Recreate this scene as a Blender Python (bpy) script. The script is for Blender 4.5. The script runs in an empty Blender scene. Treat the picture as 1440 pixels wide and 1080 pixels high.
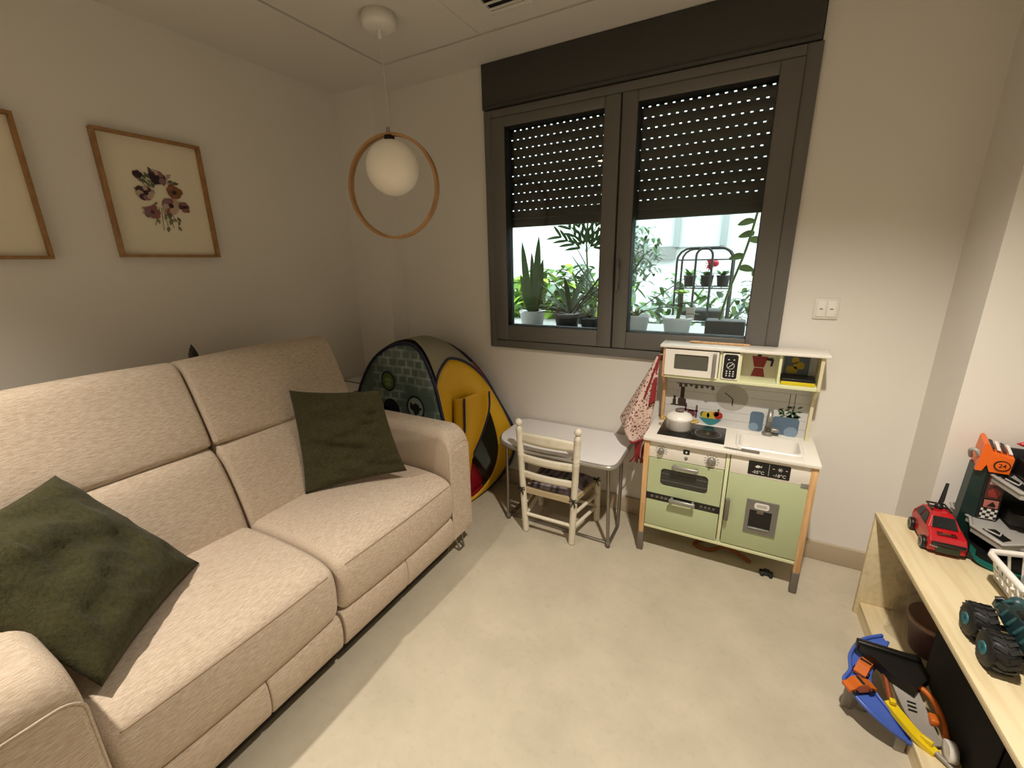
import bpy, bmesh, math, random
from mathutils import Vector, Matrix, noise

C = bpy.context.scene.collection
S = bpy.context.scene
R = math.radians

# ------------------------------------------------------------------ camera, world, lights, exposure
cd = bpy.data.cameras.new('camera')
cam = bpy.data.objects.new('camera', cd); C.objects.link(cam)
cam.location = (0, -2.2, 1.38)
cam.rotation_euler = (1.29444907, 0.01890365, 0.49661869)
cd.sensor_fit = 'HORIZONTAL'; cd.sensor_width = 36.0
cd.lens = 601.3 / 1440 * 36.0
cd.clip_start = 0.02
S.camera = cam

S.view_settings.view_transform = 'Standard'
S.view_settings.look = 'None'
S.view_settings.gamma = 1.0
S.view_settings.use_curve_mapping = False
S.view_settings.exposure = 0.0

W = bpy.data.worlds.new('world'); S.world = W
W.use_nodes = True
bgn = W.node_tree.nodes['Background']
bgn.inputs[0].default_value = (0.84, 0.97, 1.0, 1)
bgn.inputs[1].default_value = 6.2

def spot(name, loc, power, color, size_deg, blend, radius, aim=(0, 0, -1)):
    l = bpy.data.lights.new(name, 'SPOT'); l.energy = power; l.color = color
    l.spot_size = R(size_deg); l.spot_blend = blend; l.shadow_soft_size = radius
    o = bpy.data.objects.new(name, l); C.objects.link(o); o.location = loc
    o.rotation_euler = Vector(aim).to_track_quat('-Z', 'Y').to_euler()
    return o
WARM = (1.0, .92, .81)
# two recessed ceiling downlights, both just out of the frame
DOWNLIGHTS = [('bench_side', (.12, -1.38, 2.335), 182, 104, .9), ('sofa_side', (-1.46, -2.38, 2.335), 178, 112, 1.0)]
for nm_, loc_, pw_, cone_, soft_ in DOWNLIGHTS:
    spot('downlight_' + nm_, loc_, pw_, WARM, cone_, soft_, 0.035, (.05, .38, -2.33) if nm_ == 'bench_side' else (.12, -.12, -1))   # the bench side one is a swivel lamp turned to the window wall

# ------------------------------------------------------------------ helpers
def lin(h):
    h = h.lstrip('#'); v = [int(h[i:i+2], 16) / 255 for i in (0, 2, 4)]
    return tuple(c / 12.92 if c <= .04045 else ((c + .055) / 1.055) ** 2.4 for c in v) + (1.0,)

def mat(name, col, rough=0.6, metal=0.0, spec=0.5, bump=None, col2=None, nscale=8.0, stretch=(1, 1, 1), detail=4, contrast=(0.35, 0.65), emit=None, sheen=0.0, coat=0.0):
    m = bpy.data.materials.new(name); m.use_nodes = True
    nt = m.node_tree; b = nt.nodes['Principled BSDF']
    c = lin(col) if isinstance(col, str) else col
    b.inputs['Base Color'].default_value = c
    b.inputs['Roughness'].default_value = rough
    b.inputs['Metallic'].default_value = metal
    b.inputs['Specular IOR Level'].default_value = spec
    if sheen: b.inputs['Sheen Weight'].default_value = sheen
    if coat: b.inputs['Coat Weight'].default_value = coat
    if emit:
        b.inputs['Emission Color'].default_value = lin(emit[0]); b.inputs['Emission Strength'].default_value = emit[1]
    if col2 or bump:
        tc = nt.nodes.new('ShaderNodeTexCoord'); mp = nt.nodes.new('ShaderNodeMapping')
        mp.inputs['Scale'].default_value = stretch
        nt.links.new(tc.outputs['Object'], mp.inputs['Vector'])
        nz = nt.nodes.new('ShaderNodeTexNoise'); nz.inputs['Scale'].default_value = nscale; nz.inputs['Detail'].default_value = detail
        nt.links.new(mp.outputs[0], nz.inputs['Vector'])
        if col2:
            rp = nt.nodes.new('ShaderNodeValToRGB')
            rp.color_ramp.elements[0].position = contrast[0]; rp.color_ramp.elements[1].position = contrast[1]
            rp.color_ramp.elements[0].color = c; rp.color_ramp.elements[1].color = lin(col2)
            nt.links.new(nz.outputs['Fac'], rp.inputs[0]); nt.links.new(rp.outputs[0], b.inputs['Base Color'])
        if bump:
            bp = nt.nodes.new('ShaderNodeBump'); bp.inputs['Strength'].default_value = bump; bp.inputs['Distance'].default_value = 0.004
            nt.links.new(nz.outputs['Fac'], bp.inputs['Height']); nt.links.new(bp.outputs[0], b.inputs['Normal'])
    return m

class MB:
    """collects shapes; build() links them as ONE mesh object"""
    def __init__(s): s.v = []; s.f = []; s.sm = []; s.mi = []
    def add(s, vs, fs, smooth=False):
        n = len(s.v); s.v += [Vector(v) for v in vs]
        for f in fs: s.f.append([i + n for i in f]); s.sm.append(smooth)
        return s
    def box(s, a, b, bev=0.0, seg=2, rot=None, piv=None):
        bm = bmesh.new(); bmesh.ops.create_cube(bm, size=1)
        sz = [abs(b[i] - a[i]) for i in range(3)]; ce = [(a[i] + b[i]) / 2 for i in range(3)]
        for v in bm.verts: v.co = Vector((v.co.x * sz[0], v.co.y * sz[1], v.co.z * sz[2]))
        if bev > 0: bmesh.ops.bevel(bm, geom=bm.edges[:], offset=min(bev, min(sz) * .49), segments=seg, profile=.5, affect='EDGES')
        bm.verts.index_update()
        ce = Vector(ce); M = rot or Matrix.Identity(3)
        if piv is None: vs = [M @ v.co + ce for v in bm.verts]
        else: p = Vector(piv); vs = [M @ (v.co + ce - p) + p for v in bm.verts]
        s.add(vs, [[v.index for v in f.verts] for f in bm.faces], bev > 0 and seg > 1); bm.free(); return s
    def tube(s, pts, r, n=8, closed=False, cap=True):
        pts = [Vector(p) for p in pts]; N = len(pts)
        rs = r if isinstance(r, (list, tuple)) else [r] * N
        up = None; rings = []
        for i in range(N):
            if closed: t = pts[(i + 1) % N] - pts[i - 1]
            else: t = pts[min(i + 1, N - 1)] - pts[max(i - 1, 0)]
            t.normalize()
            if up is None:
                up = Vector((0, 0, 1)) if abs(t.z) < .9 else Vector((1, 0, 0))
            a = t.cross(up)
            if a.length < 1e-6: a = t.orthogonal()
            a.normalize(); u = a.cross(t); up = u
            rings.append([pts[i] + (a * math.cos(k * 2 * math.pi / n) + u * math.sin(k * 2 * math.pi / n)) * rs[i] for k in range(n)])
        vs = [v for q in rings for v in q]; fs = []
        for i in range(N if closed else N - 1):
            j = (i + 1) % N
            for k in range(n): fs.append([i*n + k, i*n + (k+1) % n, j*n + (k+1) % n, j*n + k])
        s.add(vs, fs, True)
        if cap and not closed:
            s.add(rings[0], [list(range(n))[::-1]]); s.add(rings[-1], [list(range(n))])
        return s
    def lathe(s, prof, ce=(0, 0, 0), n=24, axis='z', M=None):
        vs = []; fs = []; m = len(prof)
        for r, h in prof:
            for k in range(n):
                a = 2 * math.pi * k / n; x, y = r * math.cos(a), r * math.sin(a)
                p = {'z': (x, y, h), 'x': (h, x, y), 'y': (y, h, x)}[axis]
                p = Vector(p)
                if M: p = M @ p
                vs.append(p + Vector(ce))
        for i in range(m - 1):
            for k in range(n): fs.append([i*n + k, i*n + (k+1) % n, (i+1)*n + (k+1) % n, (i+1)*n + k])
        if prof[0][0] > 1e-5: fs.append(list(range(n))[::-1])
        if prof[-1][0] > 1e-5: fs.append([(m-1)*n + k for k in range(n)])
        s.add(vs, fs, True); return s
    def sphere(s, ce, r, n=16, m=10, sc=(1, 1, 1)):
        prof = [(max(1e-6, math.sin(math.pi * i / m)), -math.cos(math.pi * i / m)) for i in range(m + 1)]
        M = Matrix.Diagonal((r * sc[0], r * sc[1], r * sc[2])).to_3x3()
        return s.lathe(prof, ce, n, 'z', M)
    def prism(s, poly, d, thick=None):
        """poly of 3D points extruded by vector d"""
        d = Vector(d); n = len(poly); P = [Vector(p) for p in poly]
        s.add(P + [p + d for p in P], [list(range(n))[::-1], [n + i for i in range(n)]] + [[i, (i+1) % n, n + (i+1) % n, n + i] for i in range(n)])
        return s
    def grid(s, fn, nu, nv, smooth=True, flip=False):
        vs = [fn(i / nu, j / nv) for j in range(nv + 1) for i in range(nu + 1)]
        fs = []
        for j in range(nv):
            for i in range(nu):
                a = j * (nu + 1) + i; q = [a, a + 1, a + nu + 2, a + nu + 1]
                fs.append(q[::-1] if flip else q)
        s.add(vs, fs, smooth); return s
    def build(s, name, m, parent=None, kind=None, solid=0, sub=0, merge=False, label=None):
        off = Vector((0, 0, 0)); q = parent
        while q is not None: off += q.location; q = q.parent
        me = bpy.data.meshes.new(name)
        me.from_pydata([tuple(v - off) for v in s.v], [], s.f)
        me.polygons.foreach_set('use_smooth', s.sm)
        bm = bmesh.new(); bm.from_mesh(me)
        if merge: bmesh.ops.remove_doubles(bm, verts=bm.verts[:], dist=1e-5)
        bmesh.ops.recalc_face_normals(bm, faces=bm.faces[:]); bm.to_mesh(me); bm.free()
        for m_ in (m if isinstance(m, list) else [m]): me.materials.append(m_)
        if s.mi: me.polygons.foreach_set('material_index', s.mi)
        o = bpy.data.objects.new(name, me); C.objects.link(o)
        if parent is not None: o.parent = parent
        if kind: o['kind'] = kind
        if label: o['label'] = label
        if solid:
            k = o.modifiers.new('solid', 'SOLIDIFY'); k.thickness = solid; k.offset = 0
        if sub:
            k = o.modifiers.new('sub', 'SUBSURF'); k.levels = sub; k.render_levels = sub
        return o

def thing(name, label, cat, loc=(0, 0, 0), group=None, rotz=0):
    o = bpy.data.objects.new(name, None); C.objects.link(o); o.location = loc; o.rotation_euler = (0, 0, rotz)
    o['label'] = label; o['category'] = cat
    if group: o['group'] = group
    return o
def tag(o, label, cat, group=None):
    o['label'] = label; o['category'] = cat
    if group: o['group'] = group
    return o
def rot3(ax, a): return Matrix.Rotation(a, 3, ax)
def cat_rom(P, n=8, closed=False):
    P = [Vector(p) for p in P]; out = []; N = len(P)
    for i in range(N if closed else N - 1):
        g = (lambda k: P[k % N]) if closed else (lambda k: P[max(0, min(N - 1, k))])
        a, b, c, d = g(i - 1), g(i), g(i + 1), g(i + 2)
        for t in range(n):
            t /= n
            out.append(.5 * ((2*b) + (c - a)*t + (2*a - 5*b + 4*c - d)*t*t + (3*b - a - 3*c + d)*t**3))
    if not closed: out.append(P[-1])
    return out
def rrect(x0, x1, z0, z1, r, n=5):
    out = []
    for cx, cz, a0 in ((x1 - r, z1 - r, 0), (x0 + r, z1 - r, 90), (x0 + r, z0 + r, 180), (x1 - r, z0 + r, 270)):
        for k in range(n + 1):
            a = R(a0 + 90 * k / n); out.append((cx + r * math.cos(a), cz + r * math.sin(a)))
    return out
def circ(cx, cz, r, n=28, rz=None):
    return [(cx + r * math.cos(2*math.pi*k/n), cz + (rz or r) * math.sin(2*math.pi*k/n)) for k in range(n)]
def plate(mb, poly, y, t):        # flat shape in the x-z plane, front at y, thickness t going back
    return mb.prism([(x, y, z) for x, z in poly], (0, t, 0))
def text_mb(txt, size, origin, xdir, zdir, depth=0.001):
    cu = bpy.data.curves.new('txt', 'FONT'); cu.body = txt; cu.size = size; cu.extrude = depth / 2
    cu.align_x = 'CENTER'; cu.align_y = 'CENTER'
    o = bpy.data.objects.new('txt', cu); C.objects.link(o)
    bpy.context.view_layer.update()
    me = bpy.data.meshes.new_from_object(o.evaluated_get(bpy.context.evaluated_depsgraph_get()))
    X = Vector(xdir).normalized(); Z = Vector(zdir).normalized(); Y = X.cross(Z)
    mb = MB(); mb.add([Vector(origin) + X * v.co.x + Z * v.co.y - Y * v.co.z for v in me.vertices], [list(p.vertices) for p in me.polygons])
    bpy.data.objects.remove(o); bpy.data.curves.remove(cu); bpy.data.meshes.remove(me)
    return mb

# ------------------------------------------------------------------ materials
M = {}
M['wall'] = mat('wall_paint', '#e3ded5', .75, bump=.06, nscale=60)
M['ceil'] = mat('ceiling_paint', '#dcd7ce', .85)
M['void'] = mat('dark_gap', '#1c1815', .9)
M['skirt'] = mat('baseboard', '#b5a48c', .55)
M['frame'] = mat('window_alu', '#686560', .40, .0, .5)
M['box'] = mat('shutter_box', '#3c3a36', .45)
M['shutter'] = mat('shutter_slat', '#33302b', .5)
M['rubber'] = mat('gasket', '#14120f', .7)
M['white'] = mat('white_lacquer', '#ebe5da', .35)
M['whitep'] = mat('white_plastic', '#e6e2da', .35)
M['black'] = mat('black_plastic', '#121110', .4)
M['green'] = mat('pale_green_lacquer', '#b8c298', .4)
M['greenin'] = mat('pale_green_inside', '#b5c193', .5)
M['edge'] = mat('cream_edge', '#dde0b4', .45)
M['pine'] = mat('pine_wood', '#c99a66', .5, col2='#dfb785', nscale=6, stretch=(12, 12, 1), bump=.03)
M['grey'] = mat('grey_cap', '#6e655a', .5)
M['silver'] = mat('silver_plastic', '#9a9891', .35, .55)
M['steel'] = mat('steel_tube', '#8f8a80', .32, .85)
M['fabric'] = None
M['floor'] = None

def fabric_mat(name, c1, c2, stretch, scale, rough=.95, bump=.35, fine=260):
    m = bpy.data.materials.new(name); m.use_nodes = True; nt = m.node_tree; b = nt.nodes['Principled BSDF']
    b.inputs['Roughness'].default_value = rough; b.inputs['Specular IOR Level'].default_value = .2
    b.inputs['Sheen Weight'].default_value = .06
    tc = nt.nodes.new('ShaderNodeTexCoord'); mp = nt.nodes.new('ShaderNodeMapping'); mp.inputs['Scale'].default_value = stretch
    nt.links.new(tc.outputs['Object'], mp.inputs[0])
    n1 = nt.nodes.new('ShaderNodeTexNoise'); n1.inputs['Scale'].default_value = scale; n1.inputs['Detail'].default_value = 5; n1.inputs['Roughness'].default_value = .65
    nt.links.new(mp.outputs[0], n1.inputs['Vector'])
    n2 = nt.nodes.new('ShaderNodeTexNoise'); n2.inputs['Scale'].default_value = fine; n2.inputs['Detail'].default_value = 2
    nt.links.new(tc.outputs['Object'], n2.inputs['Vector'])
    rp = nt.nodes.new('ShaderNodeValToRGB'); rp.color_ramp.elements[0].position = .36; rp.color_ramp.elements[1].position = .62
    rp.color_ramp.elements[0].color = lin(c1); rp.color_ramp.elements[1].color = lin(c2)
    nt.links.new(n1.outputs['Fac'], rp.inputs[0]); nt.links.new(rp.outputs[0], b.inputs['Base Color'])
    ad = nt.nodes.new('ShaderNodeMath'); ad.operation = 'ADD'
    nt.links.new(n1.outputs['Fac'], ad.inputs[0]); nt.links.new(n2.outputs['Fac'], ad.inputs[1])
    bp = nt.nodes.new('ShaderNodeBump'); bp.inputs['Strength'].default_value = bump; bp.inputs['Distance'].default_value = .003
    nt.links.new(ad.outputs[0], bp.inputs['Height']); nt.links.new(bp.outputs[0], b.inputs['Normal'])
    return m
M['fabric'] = fabric_mat('sofa_weave', '#b39d87', '#d6c6b2', (85, 8, 85), 6)
M['olive'] = fabric_mat('olive_linen', '#383722', '#484429', (8, 8, 8), 14, bump=.5)

def floor_mat():
    m = bpy.data.materials.new('floor_stone'); m.use_nodes = True; nt = m.node_tree; b = nt.nodes['Principled BSDF']
    tc = nt.nodes.new('ShaderNodeTexCoord')
    a = nt.nodes.new('ShaderNodeTexNoise'); a.inputs['Scale'].default_value = 3.2; a.inputs['Detail'].default_value = 9; a.inputs['Roughness'].default_value = .68
    nt.links.new(tc.outputs['Object'], a.inputs['Vector'])
    rp = nt.nodes.new('ShaderNodeValToRGB'); e = rp.color_ramp.elements
    e[0].position = .33; e[0].color = lin('#b3a994'); e[1].position = .66; e[1].color = lin('#c4b9a4')
    nt.links.new(a.outputs['Fac'], rp.inputs[0])
    n2 = nt.nodes.new('ShaderNodeTexNoise'); n2.inputs['Scale'].default_value = 38; n2.inputs['Detail'].default_value = 4
    nt.links.new(tc.outputs['Object'], n2.inputs['Vector'])
    r2 = nt.nodes.new('ShaderNodeValToRGB'); e = r2.color_ramp.elements
    e[0].position = .27; e[0].color = (.72, .69, .64, 1); e[1].position = .43; e[1].color = (1, 1, 1, 1)
    nt.links.new(n2.outputs['Fac'], r2.inputs[0])
    mx = nt.nodes.new('ShaderNodeMix'); mx.data_type = 'RGBA'; mx.blend_type = 'MULTIPLY'; mx.inputs[0].default_value = .25
    nt.links.new(rp.outputs[0], mx.inputs[6]); nt.links.new(r2.outputs[0], mx.inputs[7])
    nt.links.new(mx.outputs[2], b.inputs['Base Color'])
    b.inputs['Roughness'].default_value = .55; b.inputs['Specular IOR Level'].default_value = .35
    bp = nt.nodes.new('ShaderNodeBump'); bp.inputs['Strength'].default_value = .06; bp.inputs['Distance'].default_value = .003
    nt.links.new(n2.outputs['Fac'], bp.inputs['Height']); nt.links.new(bp.outputs[0], b.inputs['Normal'])
    return m
M['floor'] = floor_mat()

def glass_mat(name, refl=.08):
    m = bpy.data.materials.new(name); m.use_nodes = True; nt = m.node_tree; nt.nodes.clear()
    o = nt.nodes.new('ShaderNodeOutputMaterial'); t = nt.nodes.new('ShaderNodeBsdfTransparent'); g = nt.nodes.new('ShaderNodeBsdfGlossy')
    g.inputs['Roughness'].default_value = .02; t.inputs[0].default_value = (.95, .97, .96, 1)
    f = nt.nodes.new('ShaderNodeFresnel'); f.inputs[0].default_value = 1.45
    x = nt.nodes.new('ShaderNodeMixShader'); nt.links.new(f.outputs[0], x.inputs[0]); nt.links.new(t.outputs[0], x.inputs[1]); nt.links.new(g.outputs[0], x.inputs[2])
    nt.links.new(x.outputs[0], o.inputs[0]); return m
M['glass'] = glass_mat('window_glass')
def bag_mat():
    m = bpy.data.materials.new('clear_plastic_film'); m.use_nodes = True; nt = m.node_tree; nt.nodes.clear()
    o = nt.nodes.new('ShaderNodeOutputMaterial'); t = nt.nodes.new('ShaderNodeBsdfTransparent'); g = nt.nodes.new('ShaderNodeBsdfPrincipled')
    g.inputs['Roughness'].default_value = .1; g.inputs['Specular IOR Level'].default_value = 1.0; g.inputs['Base Color'].default_value = lin('#8a827c')
    x = nt.nodes.new('ShaderNodeMixShader'); x.inputs[0].default_value = .16
    nz = nt.nodes.new('ShaderNodeTexNoise'); nz.inputs['Scale'].default_value = 16; bp = nt.nodes.new('ShaderNodeBump'); bp.inputs['Strength'].default_value = 1; bp.inputs['Distance'].default_value = .03
    tc = nt.nodes.new('ShaderNodeTexCoord'); nt.links.new(tc.outputs['Object'], nz.inputs['Vector']); nt.links.new(nz.outputs['Fac'], bp.inputs['Height']); nt.links.new(bp.outputs[0], g.inputs['Normal'])
    nt.links.new(t.outputs[0], x.inputs[1]); nt.links.new(g.outputs[0], x.inputs[2]); nt.links.new(x.outputs[0], o.inputs[0]); return m
M['film'] = bag_mat()
def sheer_mat():
    m = bpy.data.materials.new('sheer_tent_mesh'); m.use_nodes = True; nt = m.node_tree; b = nt.nodes['Principled BSDF']
    b.inputs['Roughness'].default_value = .7
    tc = nt.nodes.new('ShaderNodeTexCoord'); br = nt.nodes.new('ShaderNodeTexBrick'); br.inputs['Scale'].default_value = 9
    br.inputs['Color1'].default_value = lin('#5a6760'); br.inputs['Color2'].default_value = lin('#75837f'); br.inputs['Mortar'].default_value = lin('#a3aca6')
    br.inputs['Mortar Size'].default_value = .06; br.inputs['Brick Width'].default_value = .55; br.inputs['Row Height'].default_value = .42
    mp = nt.nodes.new('ShaderNodeMapping'); mp.inputs['Rotation'].default_value = (R(90), 0, 0)
    nt.links.new(tc.outputs['Object'], mp.inputs[0]); nt.links.new(mp.outputs[0], br.inputs['Vector'])
    nz = nt.nodes.new('ShaderNodeTexNoise'); nz.inputs['Scale'].default_value = 5; nt.links.new(tc.outputs['Object'], nz.inputs['Vector'])
    mx = nt.nodes.new('ShaderNodeMix'); mx.data_type = 'RGBA'; mx.inputs[7].default_value = lin('#54685f')
    rp = nt.nodes.new('ShaderNodeValToRGB'); rp.color_ramp.elements[0].position = .42; rp.color_ramp.elements[1].position = .6
    nt.links.new(nz.outputs['Fac'], rp.inputs[0]); nt.links.new(rp.outputs[0], mx.inputs[0]); nt.links.new(br.outputs['Color'], mx.inputs[6])
    nt.links.new(mx.outputs[2], b.inputs['Base Color']); return m
M['print'] = sheer_mat()
def floral_mat():
    m = bpy.data.materials.new('floral_cotton'); m.use_nodes = True; nt = m.node_tree; b = nt.nodes['Principled BSDF']
    b.inputs['Roughness'].default_value = .9
    tc = nt.nodes.new('ShaderNodeTexCoord'); mp = nt.nodes.new('ShaderNodeMapping'); mp.inputs['Scale'].default_value = (1, .35, 1)
    nt.links.new(tc.outputs['Object'], mp.inputs[0])
    v = nt.nodes.new('ShaderNodeTexVoronoi'); v.inputs['Scale'].default_value = 95; nt.links.new(mp.outputs[0], v.inputs['Vector'])
    rp = nt.nodes.new('ShaderNodeValToRGB'); rp.color_ramp.interpolation = 'CONSTANT'
    e = rp.color_ramp.elements; e[0].position = 0; e[0].color = lin('#5a1f22'); e[1].position = .30; e[1].color = lin('#b8777a')
    k = e.new(.37); k.color = lin('#d3bcae')
    nt.links.new(v.outputs['Distance'], rp.inputs[0]); nt.links.new(rp.outputs[0], b.inputs['Base Color']); return m
M['floral'] = floral_mat()
def plaid_mat():
    m = bpy.data.materials.new('plaid_cushion'); m.use_nodes = True; nt = m.node_tree; b = nt.nodes['Principled BSDF']
    b.inputs['Roughness'].default_value = .9
    tc = nt.nodes.new('ShaderNodeTexCoord'); ch = nt.nodes.new('ShaderNodeTexChecker'); ch.inputs['Scale'].default_value = 17
    ch.inputs[1].default_value = lin('#7a7078'); ch.inputs[2].default_value = lin('#3c343f')
    nt.links.new(tc.outputs['Object'], ch.inputs[0])
    w = nt.nodes.new('ShaderNodeTexWave'); w.inputs['Scale'].default_value = 9; nt.links.new(tc.outputs['Object'], w.inputs[0])
    mx = nt.nodes.new('ShaderNodeMix'); mx.data_type = 'RGBA'; mx.inputs[7].default_value = lin('#a59aa0')
    rp = nt.nodes.new('ShaderNodeMath'); rp.operation = 'MULTIPLY'; rp.inputs[1].default_value = .5
    nt.links.new(w.outputs['Fac'], rp.inputs[0]); nt.links.new(rp.outputs[0], mx.inputs[0]); nt.links.new(ch.outputs[0], mx.inputs[6])
    nt.links.new(mx.outputs[2], b.inputs['Base Color']); return m
M['plaid'] = plaid_mat()
def check_mat():
    m = bpy.data.materials.new('black_white_check'); m.use_nodes = True; nt = m.node_tree; b = nt.nodes['Principled BSDF']
    tc = nt.nodes.new('ShaderNodeTexCoord'); ch = nt.nodes.new('ShaderNodeTexChecker'); ch.inputs['Scale'].default_value = 110
    mp = nt.nodes.new('ShaderNodeMapping'); mp.inputs['Rotation'].default_value = (0, 0, 0); mp.inputs['Location'].default_value = (.003, .003, .003)
    nt.links.new(tc.outputs['Object'], mp.inputs[0]); nt.links.new(mp.outputs[0], ch.inputs[0])
    ch.inputs[1].default_value = lin('#d8d4cc'); ch.inputs[2].default_value = lin('#1b1a19'); nt.links.new(ch.outputs[0], b.inputs['Base Color']); return m
M['check'] = check_mat()

# ------------------------------------------------------------------ room shell
H = 2.36; XL, XR, YR = -2.30, 1.02, -3.4
def struct(name, mb, m, parent=None): return mb.build(name, m, parent, kind='structure')
struct('floor', MB().box((XL - .1, YR - .1, -.1), (XR + .1, .2, 0)), M['floor'])
struct('wall_left', MB().box((XL - .1, YR - .1, 0), (XL, .2, H + .1)), M['wall'])
struct('wall_right', MB().box((XR, YR - .1, 0), (XR + .1, .2, H + .1)), M['wall'])
struct('wall_rear', MB().box((XL, YR - .1, 0), (XR, YR, H + .1)), M['wall'])
WX0, WX1, WZ0 = -1.335, .135, .9
w = MB()
w.box((XL, 0, 0), (WX0, .2, H + .1)); w.box((WX1, 0, 0), (XR, .2, H + .1)); w.box((WX0, 0, 0), (WX1, .2, WZ0))
w.box((WX0, .0, H), (WX1, .2, H + .1))
struct('wall_back', w, M['wall'])
struct('wall_pier_left', MB().box((XL, -.135, 0), (-2.0, 0, H)), M['wall'])
struct('wall_pier_right', MB().box((.66, -.285, 0), (XR, 0, H)), M['wall'])
# ceiling: plaster border, and an inner field of panels behind a dark shadow gap
PX, PY = -1.762, -.277
c = MB(); c.box((XL, YR, H), (PX - .013, 0, H + .1)); c.box((PX - .013, PY + .013, H), (XR, 0, H + .1))
struct('ceiling', c, M['ceil'])
p = MB(); p.box((PX, YR, H + .001), (-1.186, PY, H + .05)); p.box((-1.184, YR, H + .001), (XR, PY, H + .05))
struct('ceiling_panel', p, M['ceil'])
struct('ceiling_void', MB().box((PX - .02, YR, H + .051), (XR, PY + .02, H + .06)), M['void'])
bb = MB(); bb.box((-2.0, -.014, 0), (.66, 0, .095), .003)
struct('baseboard_back', bb, M['skirt'])
struct('baseboard_left', MB().box((XL, YR, 0), (XL + .014, -.135, .095), .003), M['skirt'])

# ------------------------------------------------------------------ window
def ring(mb, x0, x1, z0, z1, wl, wr, wb, wt, y0, y1, bev=.003):
    mb.box((x0, y0, z0), (x0 + wl, y1, z1), bev); mb.box((x1 - wr, y0, z0), (x1, y1, z1), bev)
    mb.box((x0 + wl, y0, z0), (x1 - wr, y1, z0 + wb), bev); mb.box((x0 + wl, y0, z1 - wt), (x1 - wr, y1, z1), bev)
    return mb
win = bpy.data.objects.new('window_1', None); C.objects.link(win); win.location = (-.6, 0, WZ0); win['kind'] = 'structure'
ring(MB(), -1.338, .140, .896, 2.146, .045, .052, .045, .04, -.018, .12).build('window_frame', M['frame'], win)
for x0, x1 in ((-1.293, -.606), (-.598, .088)):
    gx0, gx1 = (x0 + .08, x1 - .074) if x0 < -1 else (x0 + .07, x1 - .08)
    s_ = ring(MB(), x0, x1, .945, 2.104, gx0 - x0, x1 - gx1, .085, .046, -.026, .055, .004).build('sash', M['frame'], win)
    ring(MB(), gx0 - .002, gx1 + .002, 1.028, 2.060, .004, .004, .004, .004, -.02, .052, 0).build('gasket', M['rubber'], s_)
    MB().box((gx0 - .01, .024, 1.02), (gx1 + .01, .03, 2.066)).build('pane', M['glass'], s_)
MB().box((-.604, -.02, .945), (-.600, .06, 2.104)).build('gap', M['rubber'], win)
hd = MB(); hd.box((-.592, -.034, 1.27), (-.572, -.026, 1.345), .004); hd.box((-.589, -.05, 1.235), (-.575, -.036, 1.385), .005); hd.box((-.587, -.04, 1.29), (-.577, -.03, 1.33))
hd.build('window_handle', M['frame'], win)
sb = MB(); sb.box((-1.342, -.024, 2.150), (.130, .12, 2.359), .004)
sbo = sb.build('shutter_box', M['box'], win)
MB().box((-1.330, -.030, 2.152), (.120, -.020, 2.166), .003).build('lower_lip', M['box'], sbo)
MB().box((WX0, .05, .878), (WX1, .30, .905), .002).build('window_sill', mat('stone_sill', '#a8a59c', .6), win)

# roller shutter: slats with rows of real light slots between them
rs = thing('roller_shutter', 'dark brown roller shutter with rows of light slots half lowered behind the window', 'roller shutter', (-.6, .1, 1.57))
SY0, SY1 = .088, .100
def slat(z0, z1, off, holes):
    m = MB(); x0, x1 = -1.31, .11
    if not holes: m.box((x0, SY0, z0), (x1, SY1, z1)); return m
    hz = .0044; hw = .0110; pitch = .0354
    n = 5
    def curved(za, zb):
        m.grid(lambda u, v: Vector((x0 + (x1 - x0) * u, SY0 + .006 * (1 - math.sin(math.pi * ((za + (zb - za) * v) - z0) / (z1 - z0))), za + (zb - za) * v)), 1, n)
    curved(z0 + hz, z1)
    x = x0
    k = 0
    while x < x1:                                                  # bridges between the slots
        xe = min(x + pitch - hw, x1)
        m.box((x, SY0 + .003, z0), (xe, SY0 + .007, z0 + hz))
        x += pitch if True else 0
        if k == 0 and off: x -= pitch / 2
        k += 1
    return m
zrow = [2.066 - .04465 * i for i in range(10)]
tops = [2.16] + [z - .0045 + .0085 - .0085 for z in zrow]
for i, z in enumerate(zrow):
    zt = (zrow[i - 1] - .0045) if i else 2.16
    slat(z - .0045, zt, i % 2, True).build('slat', M['shutter'], rs)
MB().box((-1.31, SY0, 1.618), (.11, SY1, zrow[-1] - .0048), .002).build('slat', M['shutter'], rs)
MB().box((-1.31, SY0 - .004, 1.572), (.11, SY1 + .004, 1.617), .003).build('bottom_bar', M['shutter'], rs)
gd = MB(); gd.box((-1.335, .07, .9), (-1.305, .12, 2.15)); gd.box((.105, .07, .9), (.135, .12, 2.15)); gd.build('shutter_guide', M['shutter'], win)

# ------------------------------------------------------------------ ceiling fittings
vent = thing('ceiling_vent', 'white louvred air vent in the ceiling above the window', 'vent', (-.96, -.49, H))
ring_v = MB()
for a, b in (((-1.06, -.60), (-.86, -.575)), ((-1.06, -.42), (-.86, -.395)), ((-1.06, -.575), (-1.035, -.42)), ((-.885, -.575), (-.86, -.42))):
    ring_v.box((a[0], a[1], H - .012), (b[0], b[1], H + .001), .002)
ring_v.build('vent_frame', M['ceil'], vent)
MB().box((-1.036, -.576, H - .003), (-.884, -.419, H)).build('vent_backing', M['void'], vent)
for k in range(4):
    yy = -.556 + k * .040
    MB().box((-1.036, yy - .006, H - .011), (-.884, yy + .006, H - .008)).build('louvre', M['ceil'], vent)

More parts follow.
